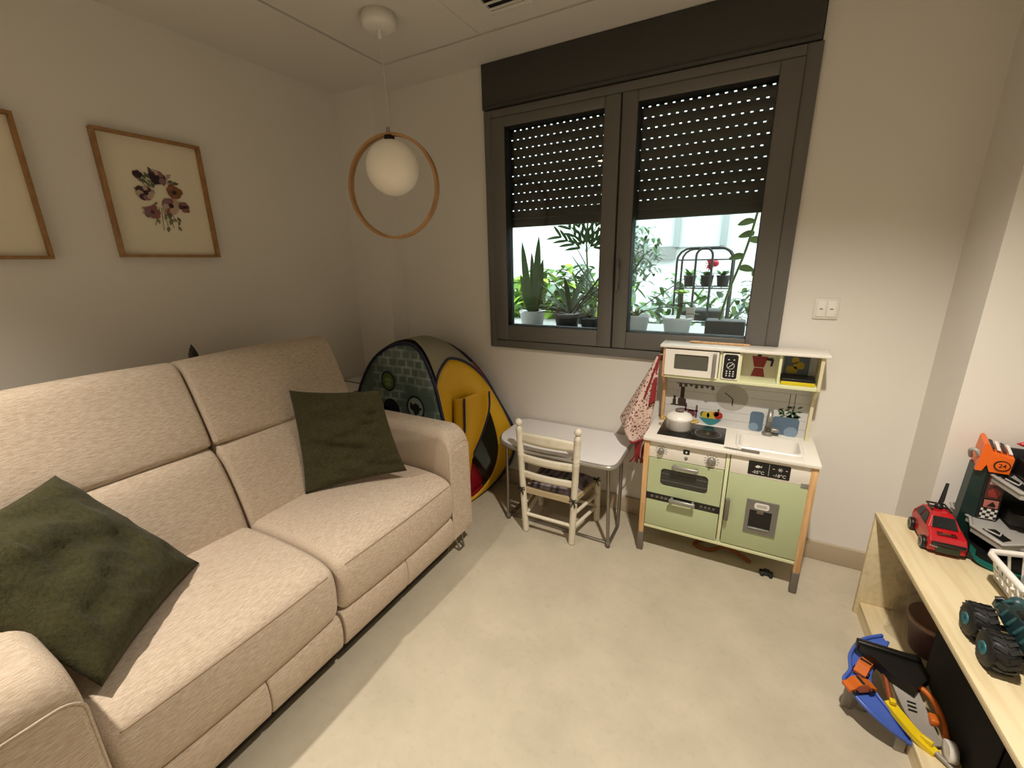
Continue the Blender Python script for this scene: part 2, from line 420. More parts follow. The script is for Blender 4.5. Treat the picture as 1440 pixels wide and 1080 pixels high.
PLX, PLY = -1.455, -.62
pend = thing('pendant_lamp', 'opal glass globe inside a thin wooden hoop hanging from the ceiling', 'lamp', (PLX, PLY, 1.5))
MB().lathe([(.0, H - .052), (.05, H - .052), (.066, H - .046), (.070, H - .034), (.070, H)], (PLX, PLY, 0), 28).build('canopy', M['whitep'], pend)
MB().tube([(PLX, PLY, H - .05), (PLX, PLY, H - .085)], .008).build('cord_grip', M['whitep'], pend)
MB().tube([(PLX, PLY, H - .05), (PLX + .01, PLY, 1.94)], .0016, 6).build('cord', mat('pale_cord', '#d8cfc0', .6), pend)
hoop = MB(); ax = Vector((math.cos(R(14)), math.sin(R(14)), 0)); nx = Vector((-ax.y, ax.x, 0))
HC = Vector((PLX, PLY, 1.714)); ro, ri, hw_ = .218, .206, .0135
rr = [(ro, -hw_), (ro, hw_), (ri, hw_), (ri, -hw_)]
vs = []; fs = []; NN = 72
for k in range(NN):
    a = 2 * math.pi * k / NN; d = ax * math.cos(a) + Vector((0, 0, 1)) * math.sin(a)
    vs += [HC + d * r_ + nx * o_ for r_, o_ in rr]
for k in range(NN):
    for j in range(4): fs.append([k*4 + j, k*4 + (j+1) % 4, ((k+1) % NN)*4 + (j+1) % 4, ((k+1) % NN)*4 + j])
hoop.add(vs, fs, False); hoop.build('hoop', mat('ash_hoop', '#a77b48', .5, col2='#bd9260', nscale=14), pend)
hk = MB()
for q in (-.006, .006): hk.tube([(PLX + q, PLY, 1.930), (PLX + q, PLY, 1.955)], .002, 6)
hk.build('hook', M['black'], pend)
MB().sphere((PLX + .008, PLY, 1.792), .113, 32, 20).build('globe', mat('opal_glass', '#f0e6d2', .3, coat=.2, emit=('#ffe6c0', .06)), pend)
MB().lathe([(.022, 1.895), (.022, 1.921)], (PLX + .004, PLY, 0), 16).build('lamp_holder', M['void'], pend)

# the two recessed downlights themselves, lit, out of the frame
for nm_, loc_, pw_, cone_, soft_ in DOWNLIGHTS:
    d = thing('recessed_downlight', 'round lit downlight in the ceiling %s' % ('over the toy bench' if nm_ == 'bench_side' else 'over the near end of the sofa'), 'light', (loc_[0], loc_[1], H))
    MB().lathe([(.045, H - .0005), (.046, H - .008), (.062, H - .006), (.064, H)], (loc_[0], loc_[1], 0), 28).build('trim_ring', M['whitep'], d)
    MB().lathe([(.0001, H - .004), (.043, H - .004)], (loc_[0], loc_[1], 0), 28).build('lens', mat('lit_lens', '#fff0d8', .5, emit=('#ffe8c8', 45)), d)

# light switch
sw = thing('light_switch', 'white double rocker light switch on the wall right of the window', 'switch', (.288, 0, 1.17))
MB().box((.246, -.008, 1.129), (.332, 0, 1.213), .004).build('plate', M['whitep'], sw)
for x0 in (.255, .2905):
    k_ = MB().box((x0, -.013, 1.139), (x0 + .033, -.006, 1.203), .003).build('rocker', mat('rocker', '#efece4', .3), sw)
    MB().box((x0 + .011, -.0136, 1.169), (x0 + .022, -.0128, 1.173)).build('mark', M['grey'], k_)

# ------------------------------------------------------------------ framed pictures on the left wall
M['ash'] = mat('oak_frame', '#8f6738', .5, col2='#a67c4a', nscale=10, stretch=(3, 3, 3))
M['paper'] = mat('cream_paper', '#e9dfc6', .8)
def picture(y0, y1, z0, z1, label):
    t = thing('framed_picture', label, 'picture', (XL, (y0 + y1) / 2, z0), 'framed prints on the left wall')
    m = MB(); fw = .011; d = .034
    for a, b in (((y0, z0), (y1, z0 + fw)), ((y0, z1 - fw), (y1, z1)), ((y0, z0 + fw), (y0 + fw, z1 - fw)), ((y1 - fw, z0 + fw), (y1, z1 - fw))):
        m.box((XL, a[0], a[1]), (XL + d, b[0], b[1]), .0015)
    m.build('frame', M['ash'], t)
    pr = MB().box((XL + .001, y0 + fw, z0 + fw), (XL + .008, y1 - fw, z1 - fw)).build('print', M['paper'], t)
    return t, pr
t1, pr1 = picture(-1.353, -.972, 1.432, 1.914, 'oak framed print of a bouquet of purple and rust flowers on the left wall')
t2, pr2 = picture(-1.94, -1.556, 1.425, 1.907, 'oak framed pale print cut by the left edge of the photo')
random.seed(5)
INKS = dict(plum='#4d3440', mauve='#85656a', dark='#33222a', rust='#7d5630', rose='#8c5a54', leaf='#7a7a58', sage='#5c6350', blush='#b9a08c')
PN = list(INKS); PM = [mat('ink_' + n, c_, .85) for n, c_ in INKS.items()]
kk = 0
def flat(mb, y, z, pts, k, col):
    mb.add([(XL + .0086 + k * .00005, y + a, z + b) for a, b in pts], [list(range(len(pts)))]); mb.mi.append(PN.index(col))
def petal_flower(mb, y, z, r, cols, ctr, n=7):
    global kk
    for i in range(n):
        a = 2 * math.pi * i / n + random.random() * .4; L = r * random.uniform(.8, 1.15); wv = r * .42
        d = Vector((math.cos(a), math.sin(a))); q = Vector((-d.y, d.x))
        P = [(d * 0.1 * L), (d * .5 * L + q * wv), (d * .9 * L + q * wv * .8), (d * L), (d * .9 * L - q * wv * .8), (d * .5 * L - q * wv)]
        kk += 1; flat(mb, y, z, [(p_.x, p_.y) for p_ in P], kk, random.choice(cols))
    kk += 1; flat(mb, y, z, [(r * .28 * math.cos(j), r * .28 * math.sin(j)) for j in [2 * math.pi * k / 10 for k in range(10)]], kk + 20, ctr)
def stem(mb, y0, z0, y1, z1, wv=.0015, col='leaf'):
    global kk; kk += 1
    d = Vector((y1 - y0, z1 - z0)); q = Vector((-d.y, d.x)).normalized() * wv
    flat(mb, 0, 0, [(y0 + q.x, z0 + q.y), (y1 + q.x, z1 + q.y), (y1 - q.x, z1 - q.y), (y0 - q.x, z0 - q.y)], kk, col)
def leafy(mb, y, z, a, L, col):
    global kk; kk += 1; d = Vector((math.cos(a), math.sin(a))) * L; q = Vector((-d.y, d.x)) * .25
    flat(mb, y, z, [(0, 0), (d.x*.5 + q.x, d.y*.5 + q.y), (d.x, d.y), (d.x*.5 - q.x, d.y*.5 - q.y)], kk, col)
yc, zc = -1.163, 1.680
gm = MB()
for (dy, dz) in ((-.012, -.135), (.008, -.13), (.03, -.12), (-.04, -.115), (.055, -.105)):
    stem(gm, yc + dy * .25, zc - .04, yc + dy, zc + dz)
stem(gm, yc - .03, zc + .02, yc - .075, zc + .088)
for i in range(46):
    a = random.uniform(0, 6.28); rr_ = random.uniform(.02, .092)
    leafy(gm, yc + rr_ * math.cos(a) * .9, zc + rr_ * math.sin(a) - .002, a + random.uniform(-.8, .8), random.uniform(.018, .036), random.choice(['leaf', 'sage', 'sage', 'blush', 'mauve']))
for i in range(10): leafy(gm, yc + random.uniform(-.04, .06), zc - random.uniform(.06, .12), random.uniform(-2.6, -.5), random.uniform(.016, .034), 'leaf')
gm.build('painted_greenery', PM, pr1)
for args in ((-.066, .082, .019, ['plum', 'dark'], 'dark', 6), (.004, .080, .034, ['plum', 'mauve', 'dark', 'blush'], 'dark', 8), (-.05, .014, .034, ['mauve', 'blush', 'plum'], 'dark', 8),
             (.058, .026, .033, ['rust', 'rust', 'rose'], 'dark', 8), (.034, -.030, .036, ['blush', 'mauve', 'rose', 'blush'], 'dark', 9), (-.042, -.062, .029, ['rose', 'rose', 'mauve'], 'plum', 7), (.086, -.032, .023, ['plum', 'rose'], 'dark', 6)):
    fm_ = MB(); petal_flower(fm_, yc + args[0], zc + args[1], args[2], args[3], args[4], args[5]); fm_.build('painted_flower', PM, pr1)
fm_ = MB(); petal_flower(fm_, -1.70, 1.70, .03, ['blush'], 'blush', 6); leafy(fm_, -1.695, 1.69, -.6, .05, 'blush'); leafy(fm_, -1.695, 1.69, -1.2, .06, 'blush')
fm_.build('painted_sprig', [mat('faint_ink_%d' % i, '#d3c3a8', .85) for i in range(len(PN))], pr2)

# ------------------------------------------------------------------ sofa
def loft(mb, prof, y0, y1, r, nc=6, ny=10, bulge=0.0, yaw=None):
    """closed x-z profile swept along y with rounded ends"""
    n = len(prof); P = [Vector((p[0], p[1])) for p in prof]
    ctr = sum(P, Vector((0, 0))) / n
    nor = []
    for i in range(n):
        t = (P[(i + 1) % n] - P[i - 1]); q = Vector((t.y, -t.x)); q.normalize()
        if q.dot(P[i] - ctr) < 0 and abs(q.dot((P[i] - ctr).normalized())) > .2: q = -q
        nor.append(q)
    rows = []
    for k in range(nc + 1):
        a = math.pi / 2 * k / nc; rows.append((y0 + r * (1 - math.sin(a)) if False else y0 + r * (1 - math.cos(a)), r * (1 - math.sin(a))))
    for k in range(1, ny): rows.append((y0 + r + (y1 - y0 - 2 * r) * k / ny, 0))
    for k in range(nc + 1):
        a = math.pi / 2 * (nc - k) / nc; rows.append((y1 - r * (1 - math.cos(a)), r * (1 - math.sin(a))))
    vs = []; fs = []
    for y, ins in rows:
        s_ = (y - y0) / (y1 - y0); b = bulge * (1 - (2 * s_ - 1) ** 2) if bulge else 0
        for i in range(n):
            q = P[i] - nor[i] * (ins - b)
            vs.append((q.x, y, q.y))
    m = len(rows)
    for j in range(m - 1):
        for i in range(n): fs.append([j*n + i, j*n + (i+1) % n, (j+1)*n + (i+1) % n, (j+1)*n + i])
    c0 = len(vs); vs.append((ctr.x, y0, ctr.y)); vs.append((ctr.x, y1, ctr.y))
    for i in range(n):
        fs.append([c0, (i + 1) % n, i]); fs.append([c0 + 1, (m-1)*n + i, (m-1)*n + (i+1) % n])
    mb.add(vs, fs, True); return mb
def prof(pts, n=5): return [(p.x, p.z) for p in cat_rom([(a, 0, b) for a, b in pts], n, True)]
SY = [-2.045, -1.44, -.79]; 
sofa = thing('sofa', 'beige woven two seat sofa along the left wall', 'sofa', (-1.6, -1.42, 0))
seat_p = prof([(-1.14, .236), (-1.100, .250), (-1.084, .315), (-1.086, .390), (-1.112, .432), (-1.20, .455), (-1.40, .460), (-1.58, .445), (-1.68, .40), (-1.68, .28), (-1.62, .235), (-1.35, .228)])
low_p = prof([(-1.553, .42), (-1.580, .53), (-1.628, .65), (-1.668, .712), (-1.72, .738), (-1.80, .735), (-1.93, .66), (-1.93, .40), (-1.88, .30), (-1.68, .30), (-1.565, .36)])
up_p = prof([(-1.700, .742), (-1.696, .775), (-1.722, .85), (-1.765, .95), (-1.80, 1.018), (-1.830, 1.042), (-1.875, 1.046), (-1.94, 1.02), (-1.965, .93), (-1.95, .80), (-1.90, .735), (-1.78, .720)])
foot_p = prof([(-1.150, .085), (-1.110, .096), (-1.096, .16), (-1.104, .220), (-1.140, .230), (-1.20, .222), (-1.20, .09)])
for k in range(2):
    y0, y1 = SY[k] + .004, SY[k + 1] - .004
    loft(MB(), seat_p, y0, y1, .03, bulge=.010).build('seat_cushion', M['fabric'], sofa)
    loft(MB(), low_p, y0, y1, .020, bulge=.010).build('backrest', M['fabric'], sofa)
    loft(MB(), up_p, y0, y1, .016, bulge=.007).build('headrest', M['fabric'], sofa)
    # stitched seam along the front edge of the seat
    ym = y0 + (y1 - y0) * (.50 if k else .56)
    for a, b in ((y0, ym), (ym, y1)):
        loft(MB(), foot_p, a + .001, b - .001, .006, nc=3).build('footrest_panel', M['fabric'], sofa)
    MB().tube([(-1.0915 + .010 * (1 - (2*t/12 - 1)**2), y0 + .03 + (y1 - y0 - .06) * t / 12, .4135 + .004 * (1 - (2*t/12 - 1)**2)) for t in range(13)], .0022, 6).build('seam', mat('seam_thread', '#97836a', .9), sofa)
def arm_section(y0, y1, zb, zt, r, n=6):
    out = [(y0, zb)]
    for k in range(n + 1): a_ = R(180 - 90 * k / n); out.append((y0 + r + r * math.cos(a_), zt - r + r * math.sin(a_)))
    for k in range(n + 1): a_ = R(90 - 90 * k / n); out.append((y1 - r + r * math.cos(a_), zt - r + r * math.sin(a_)))
    out.append((y1, zb)); return out
for y0, y1, nm, xf in ((-2.220, -2.046, 0, -1.062), (-.790, -.640, 1, -1.106)):
    zb, zt, RR = .105, .658, .075
    sec = arm_section(y0, y1, zb, zt, .042); ns = len(sec); xs = [-1.95, -1.90, -1.6, -1.4, -1.25] + [xf - RR + RR * math.sin(R(a_)) for a_ in (0, 15, 30, 45, 58, 70, 80, 90)]
    rows = []
    for x in xs:
        d_ = max(0, x - (xf - RR)); top = zt - (RR - math.sqrt(max(0, RR * RR - d_ * d_))) - (.03 if x < -1.92 else 0)
        rows.append([Vector((x, y, zb + (z - zb) * (top - zb) / (zt - zb))) for y, z in sec])
    am_ = MB(); am_.add([p_ for q_ in rows for p_ in q_], [[j*ns + i, j*ns + i + 1, (j+1)*ns + i + 1, (j+1)*ns + i] for j in range(len(xs) - 1) for i in range(ns - 1)] + [[j*ns, (j+1)*ns, (j+2)*ns - 1, (j+1)*ns - 1] for j in range(len(xs) - 1)], True)
    am_.add(rows[0], [list(range(ns))])
    o = am_.build('armrest', M['fabric'], sofa)
    fp_ = MB(); cy_ = (y0 + y1) / 2
    fr0 = rows[-1]; ctr_ = Vector((xf + .006, cy_, .36)); mid_ = [p_.lerp(ctr_, .12) + Vector((.006, 0, 0)) for p_ in fr0]
    fp_.add(fr0 + mid_, [[i, i + 1, ns + i + 1, ns + i] for i in range(ns - 1)] + [[ns - 1, 0, ns, 2*ns - 1]], True); fp_.add(mid_, [list(range(ns))], True)
    fp_.build('front_panel', M['fabric'], o)
    MB().tube([p_ + Vector((.001, 0, 0)) for p_ in fr0], .0032, 6).build('piping', M['fabric'], o)
    hf = MB()
    yc_ = y0 + .05 if nm else y1 - .06
    for fy in (yc_, yc_ + .06):
        hf.tube([(-1.15, fy, .110), (-1.125, fy + (.012 if fy == yc_ else -.012), .006), ], .005, 8)
    hf.tube([(-1.125, yc_ + .012, .005), (-1.125, yc_ + .048, .005)], .005, 8)
    hf.build('hairpin_foot', M['steel'], sofa)
    hf2 = MB()
    hf2.tube([(-1.88, yc_ + .03, .105), (-1.90, yc_ + .03, .0)], .006, 8); hf2.build('hairpin_foot', M['steel'], sofa)
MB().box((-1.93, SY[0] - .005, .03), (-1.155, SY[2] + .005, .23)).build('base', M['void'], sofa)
MB().box((-1.95, SY[0] - .005, .16), (-1.90, SY[2] + .005, .62), .01).build('back_panel', M['fabric'], sofa)

# ------------------------------------------------------------------ scatter cushions
def cushion(name, label, A, B, Cc, D, T, seed, loc_mid=True, sag=0.0):
    A, B, Cc, D = [Vector(p) for p in (A, B, Cc, D)]
    ce = (A + B + Cc + D) / 4; nrm = (Cc - A).cross(D - B).normalized()
    if nrm.z < 0: nrm = -nrm
    N = 36
    def pos(u, v, side):
        a = 2 * u - 1; b = 2 * v - 1
        pinch = .055                                              # the sides curve in between the corners
        uu = u + (-a) * pinch * (1 - b * b) * .5 * abs(a); vv = v + (-b) * pinch * (1 - a * a) * .5 * abs(b)
        p = A.lerp(B, uu).lerp(D.lerp(Cc, uu), vv)
        t = T * max(0, (1 - abs(a) ** 2.6)) ** .55 * max(0, (1 - abs(b) ** 2.6)) ** .55
        q = Vector((a * 2.2 + seed, b * 2.2, side * .7))
        wr = noise.noise(q) * .020 + noise.noise(Vector((q.x * 1.1, q.y * 3.2, q.z))) * .014 + noise.noise(Vector((q.x * 4.5 + q.y * 3, q.y * 2 - q.x, q.z))) * .006
        edge = (1 - abs(a) ** 6) * (1 - abs(b) ** 6)
        return p + nrm * (side * t * (1 if side > 0 else .3) + wr * edge + .006) 
    m = MB()
    m.grid(lambda u, v: pos(u, v, 1), N, N); m.grid(lambda u, v: pos(u, v, -1), N, N, flip=True)
    o = m.build(name, M['olive'], None, merge=True)
    for v in o.data.vertices: v.co -= ce
    o.location = ce
    return o
cu1 = cushion('scatter_cushion', '', (-1.700, -1.856, .812), (-1.452, -1.667, .470), (-1.168, -2.003, .486), (-1.410, -2.194, .832), .062, 3)
tag(cu1, 'large olive green cushion lying tilted on the near end of the sofa', 'cushion', 'olive cushions on the sofa')
cu2 = cushion('scatter_cushion', '', (-1.64, -1.150, .885), (-1.205, -1.065, .918), (-1.230, -.935, .510), (-1.535, -1.220, .462), .052, 11)
tag(cu2, 'olive green cushion standing against the far armrest of the sofa', 'cushion', 'olive cushions on the sofa')

# small thing peeking over the sofa back
tp = MB(); tp.lathe([(.0001, 1.075), (.010, 1.055), (.018, 1.03), (.02, .3), (.02, 0)], (-2.05, -1.28, 0), 10)
tag(tp.build('dark_pole', mat('dark_rubber', '#2b2220', .6)), 'dark pointed tip peeking over the sofa back', 'pole')
# white box with black lines between tent and left wall
bx = thing('storage_box', 'white box with black edge lines between the play tent and the left wall', 'box', (-2.16, -.40, 0))
MB().box((-2.285, -.60, 0), (-2.03, -.20, .63), .004).build('box_body', M['whitep'], bx)
MB().box((-2.288, -.605, .632), (-2.025, -.195, .655), .004).build('lid', M['whitep'], bx)
for yy in (-.53, -.36): MB().box((-2.27, yy, .6545), (-2.04, yy + .012, .6565)).build('black_line', M['black'], bx)

# ------------------------------------------------------------------ pop-up play tent
tent = thing('play_tent', 'pop up play tent with yellow door panel and printed grey panel in the corner', 'tent', (-1.6, -.3, 0))
M['yellow'] = mat('yellow_nylon', '#d0a010', .55, bump=.1, nscale=5)
M['yellow2'] = mat('yellow_flap', '#c9980f', .6)
M['navy'] = mat('navy_piping', '#171a3c', .5)
M['red'] = mat('red_nylon', '#a01822', .55)
M['roof'] = mat('pale_roof_nylon', '#8d8871', .7, bump=.1, nscale=4)
M['tentdark'] = mat('tent_back', '#5d6356', .7)
A_ = cat_rom([(-1.99, -.47, .0), (-2.0, -.485, .3), (-1.985, -.50, .60), (-1.915, -.50, .757), (-1.824, -.495, .873), (-1.715, -.485, .945), (-1.622, -.475, .970), (-1.533, -.475, .960), (-1.452, -.49, .884), (-1.405, -.487, .756), (-1.375, -.487, .62), (-1.352, -.487, .50), (-1.335, -.485, .25), (-1.33, -.48, .0)], 5)
B_ = cat_rom([(-1.98, -.15, .0), (-1.985, -.14, .3), (-1.975, -.10, .60), (-1.93, -.07, .78), (-1.86, -.06, .873), (-1.741, -.06, .905), (-1.628, -.06, .895), (-1.497, -.06, .833), (-1.372, -.06, .719), (-1.27, -.06, .57), (-1.171, -.06, .408), (-1.165, -.06, .28), (-1.215, -.065, .14), (-1.30, -.10, .02)], 5)
nA = len(A_)
# printed front panel: slightly bellied fan
def fan(mb, rim, hub, belly, nr=8):
    n = len(rim); hub = Vector(hub); belly = Vector(belly); vs = [hub + belly]; fs = []
    for j in range(1, nr + 1):
        t = j / nr
        for p in rim: vs.append(hub.lerp(p, t) + belly * (1 - t * t))
    for i in range(n - 1): fs.append([0, 1 + i, 2 + i])
    for j in range(nr - 1):
        for i in range(n - 1):
            a = 1 + j * n + i; fs.append([a, a + 1, a + n + 1, a + n])
    mb.add(vs, fs, True); return mb
pp = fan(MB(), A_, (-1.66, -.486, .30), (0, -.012, 0)).build('printed_panel', M['print'], tent, solid=.002)
MB().tube(A_, .009, 8).build('piping', M['navy'], pp)
# emblems on the printed panel
def disc_ring(mb, cx, cz, y, r0, r1, n=32, sq=1.0):
    vs = []; 
    for k in range(n):
        a = 2*math.pi*k/n
        vs += [(cx + r0*math.cos(a), y, cz + r0*sq*math.sin(a)), (cx + r1*math.cos(a), y, cz + r1*sq*math.sin(a))]
    mb.add(vs, [[2*k, 2*k+1, (2*k+3) % (2*n), (2*k+2) % (2*n)] for k in range(n)])
    return mb
YE = -.5055
inkb = mat('print_black', '#15191a', .7); inkg = mat('print_green', '#4d6a3a', .7); inkw = mat('print_white', '#8f9a92', .7)
e1 = disc_ring(MB(), -1.722, .755, YE, .042, .052, sq=1.12).build('fist_emblem', inkb, pp, label='round black and green emblem')
f_ = MB(); plate(f_, circ(-1.722, .755, .041, rz=.046), YE, .001); f_.build('emblem_ground', inkg, e1)
f_ = MB()
for i in range(4): plate(f_, rrect(-1.746 + i*.0125, -1.7365 + i*.0125, .752, .778 - abs(i-1.5)*.003, .004, 2), YE - .001, .001)
plate(f_, rrect(-1.742, -1.702, .728, .748, .006, 2), YE - .001, .001); f_.build('fist_shape', mat('print_fist', '#81935c', .7), e1)
e2 = disc_ring(MB(), -1.537, .622, YE, .052, .062, sq=1.15).build('round_emblem', inkb, pp, label='round black and white emblem')
f_ = MB(); plate(f_, circ(-1.537, .622, .052, rz=.060), YE, .001); f_.build('emblem_ground', inkw, e2)
f_ = MB(); plate(f_, [(-1.56, YE, .66)][0:0] or [(-1.572, .655), (-1.55, .64), (-1.535, .652), (-1.512, .64), (-1.506, .612), (-1.52, .59), (-1.545, .575), (-1.552, .602), (-1.575, .618)], YE - .001, .001)
plate(f_, rrect(-1.508, -1.495, .615, .628, .002, 1), YE - .001, .001); f_.build('emblem_shape', inkb, e2)
f_ = MB(); plate(f_, circ(-1.716, .592, .060, rz=.062), YE, .001); plate(f_, rrect(-1.775, -1.74, .575, .60, .008, 2), YE, .001); f_.build('dark_emblem', inkb, pp, label='round solid black emblem')
# roof between the two arches, shaped to the top of the door panel
OUT = cat_rom([(-1.325, -.44, .02), (-1.36, -.455, .25), (-1.405, -.455, .505), (-1.440, -.445, .662), (-1.448, -.420, .768), (-1.435, -.375, .843), (-1.418, -.315, .874), (-1.355, -.225, .822), (-1.285, -.125, .672), (-1.172, -.066, .405), (-1.168, -.064, .28), (-1.22, -.07, .15), (-1.300, -.13, .02), (-1.33, -.32, .004)], 6, True)
def along(P, t):
    k = max(0, min(len(P) - 1.0001, t * (len(P) - 1))); i = int(k); return P[i].lerp(P[i + 1], k - i)
cutA = 9 * 5 + 2; cutB = 8 * 5
ARC = OUT[4 * 6: 8 * 6 + 1]
def rooff(u, t):
    a = along(A_[:cutA + 1], u); b = along(B_[:cutB + 1], u)
    p = a.lerp(b, t); e = along(ARC, t) - A_[cutA].lerp(B_[cutB], t)
    return p + e * (u ** 3) - Vector((0, 0, .02 * math.sin(math.pi * t) * (1 - u ** 3)))
MB().grid(rooff, 40, 12).build('roof_panel', M['roof'], tent, solid=.002)
bk = fan(MB(), B_, (-1.6, -.075, .3), (0, .02, 0)).build('back_panel', M['tentdark'], tent, solid=.002)
MB().tube(B_, .009, 8).build('piping', M['navy'], bk)
# yellow door panel with its opening
HOLE = cat_rom([(-1.345, -.36, .05), (-1.385, -.365, .25), (-1.415, -.345, .46), (-1.40, -.315, .60), (-1.325, -.27, .645), (-1.262, -.235, .62), (-1.225, -.20, .48), (-1.212, -.18, .31), (-1.242, -.20, .16), (-1.30, -.28, .05)], 7, True)
def angle_sort(P, ce):
    return [math.atan2(p.z - ce.z, (p.y - ce.y) * .8 + (p.x - ce.x) * .7) for p in P]
hc = Vector((-1.31, -.27, .40))
def resample(P, n):
    L = [0]
    for i in range(len(P)): L.append(L[-1] + (P[(i+1) % len(P)] - P[i]).length)
    out = []; j = 0
    for k in range(n):
        s_ = L[-1] * k / n
        while L[j + 1] < s_: j += 1
        t = (s_ - L[j]) / max(1e-9, L[j+1] - L[j]); out.append(P[j % len(P)].lerp(P[(j+1) % len(P)], t))
    return out
# rays from the hole centre pair the two outlines
def by_angle(P, n):
    Q = resample(P, 400); an = angle_sort(Q, hc); out = []
    for k in range(n):
        a = -math.pi + 2 * math.pi * k / n
        out.append(min(range(400), key=lambda i: abs((an[i] - a + math.pi) % (2*math.pi) - math.pi)))
    return [Q[i] for i in out]
NO = 72
o_ = by_angle(OUT, NO); h_ = by_angle(HOLE, NO)
vs = []; NR = 6
for j in range(NR + 1):
    for i in range(NO): vs.append(o_[i].lerp(h_[i], j / NR) + Vector((.012, -.006, 0)) * math.sin(math.pi * j / NR))
yp = MB().add(vs, [[j*NO + i, j*NO + (i+1) % NO, (j+1)*NO + (i+1) % NO, (j+1)*NO + i] for j in range(NR) for i in range(NO)], True).build('door_panel', M['yellow'], tent, solid=.002)
MB().tube(OUT, .008, 8, closed=True).build('piping', M['navy'], yp)
# red gore between the rear arch and the door panel
GA = OUT[6 * 6 + 4: 9 * 6 + 1]; GB = B_[7 * 5 + 2: 10 * 5 + 1]
MB().grid(lambda u, t: along(GA, u).lerp(along(GB, u), t) + Vector((.003, -.003, .004)), 16, 4).build('red_gore', M['red'], tent, solid=.002)
fl = MB(); fl.prism([(-1.97, -.46, .003), (-1.345, -.44, .003), (-1.32, -.14, .003), (-1.96, -.11, .003)], (0, 0, .006)); fl.build('tent_floor', M['red'], tent)
# inner red skirt seen through the opening
sk = MB(); sk.grid(lambda u, v: Vector((-1.37 - .22 * v, -.40 + .31 * u, .02 + .26 * v)), 6, 4); sk.build('inner_lining', M['red'], tent, solid=.002)
# rolled-out door flap hanging in the opening
fp = [(-1.425, -.315, .640), (-1.215, -.245, .690), (-1.222, -.255, .575), (-1.265, -.29, .43), (-1.325, -.315, .29), (-1.322, -.325, .20), (-1.326, -.33, .125), (-1.352, -.335, .118), (-1.385, -.34, .30), (-1.395, -.335, .42), (-1.47, -.325, .47)]
fm = MB()
topL, topR = Vector((-1.40, -.345, .650)), Vector((-1.215, -.262, .700))
def flapf(u, v):
    L_ = cat_rom([topL, (-1.405, -.345, .50), (-1.385, -.355, .36), (-1.365, -.36, .24), (-1.352, -.36, .12)], 6)
    R_ = cat_rom([topR, (-1.215, -.27, .59), (-1.25, -.30, .45), (-1.305, -.325, .30), (-1.322, -.345, .12)], 6)
    k = v * (len(L_) - 1); i = min(int(k), len(L_) - 2); t = k - i
    a = L_[i].lerp(L_[i+1], t); b = R_[i].lerp(R_[i+1], t)
    return a.lerp(b, u) + Vector((.02, -.02, 0)) * (math.sin(u * math.pi * 2.0) * .5 * (1 - .3 * v) + .6)
fm.grid(flapf, 12, 20); fo = fm.build('door_flap', M['yellow2'], tent, solid=.003)
MB().tube([flapf(0.28, v / 14 * .36) + Vector((.012, -.012, 0)) for v in range(15)], .006, 6).build('zip', M['navy'], fo)
MB().tube([flapf(1, v / 14 * .7) + Vector((.004, -.004, 0)) for v in range(15)], .005, 6).build('zip', M['navy'], fo)
lf = MB(); lf.grid(lambda u, v: Vector((-1.41 - .085 * u + .03 * v * u, -.345 - .03 * u - .01 * math.sin(v * 3), .64 - .18 * u - (.22 - .12 * u) * v)), 8, 8); lf.build('door_flap', M['yellow2'], tent, solid=.003)

# ------------------------------------------------------------------ folding table
tb = thing('folding_table', 'small white folding table with metal tube legs under the window', 'table', (-.79, -.21, 0))
top_poly = cat_rom([(-1.118, -.20, 0), (-1.118, -.06, 0), (-1.09, -.022, 0), (-1.03, -.016, 0), (-.79, -.016, 0), (-.54, -.016, 0), (-.478, -.022, 0), (-.452, -.06, 0), (-.452, -.20, 0), (-.452, -.355, 0), (-.468, -.402, 0), (-.52, -.415, 0), (-.75, -.415, 0), (-.94, -.412, 0), (-1.06, -.375, 0), (-1.113, -.29, 0)], 4, True)
MB().prism([(p.x, p.y, .447) for p in top_poly], (0, 0, .022)).build('tabletop', mat('white_laminate', '#e4e0de', .25), tb)
MB().tube([(p.x, p.y, .455) for p in top_poly], .0125, 8, closed=True).build('metal_rim', mat('alu_rim', '#a9a59c', .35, .6), tb)
for sx, x, xb in ((1, -.50, -.478), (-1, -1.06, -1.045)):
    fr = cat_rom([(x, -.34, .45), (x + (xb - x)*.5, -.352, .22), (xb, -.368, .03), (xb, -.358, .011), (xb, -.335, .0085), (xb, -.22, .0085), (xb, -.195, .012), (xb, -.18, .03), (x + (xb - x)*.5, -.12, .22), (x, -.09, .45)], 5)
    MB().tube(fr, .0085, 10).build('leg', M['steel'], tb)
    MB().tube([(x, -.30, .44), (x - sx * .10, -.215, .448)], .005, 6).build('brace', M['steel'], tb)
MB().tube([(-.478, -.345, .0085), (-1.045, -.335, .0085)], .0075, 8).build('floor_bar', M['steel'], tb)
for x in (-.478, -1.045): MB().lathe([(.0115, 0), (.0115, .03)], (x, -.366, 0), 12).build('foot_cap', M['grey'], tb)

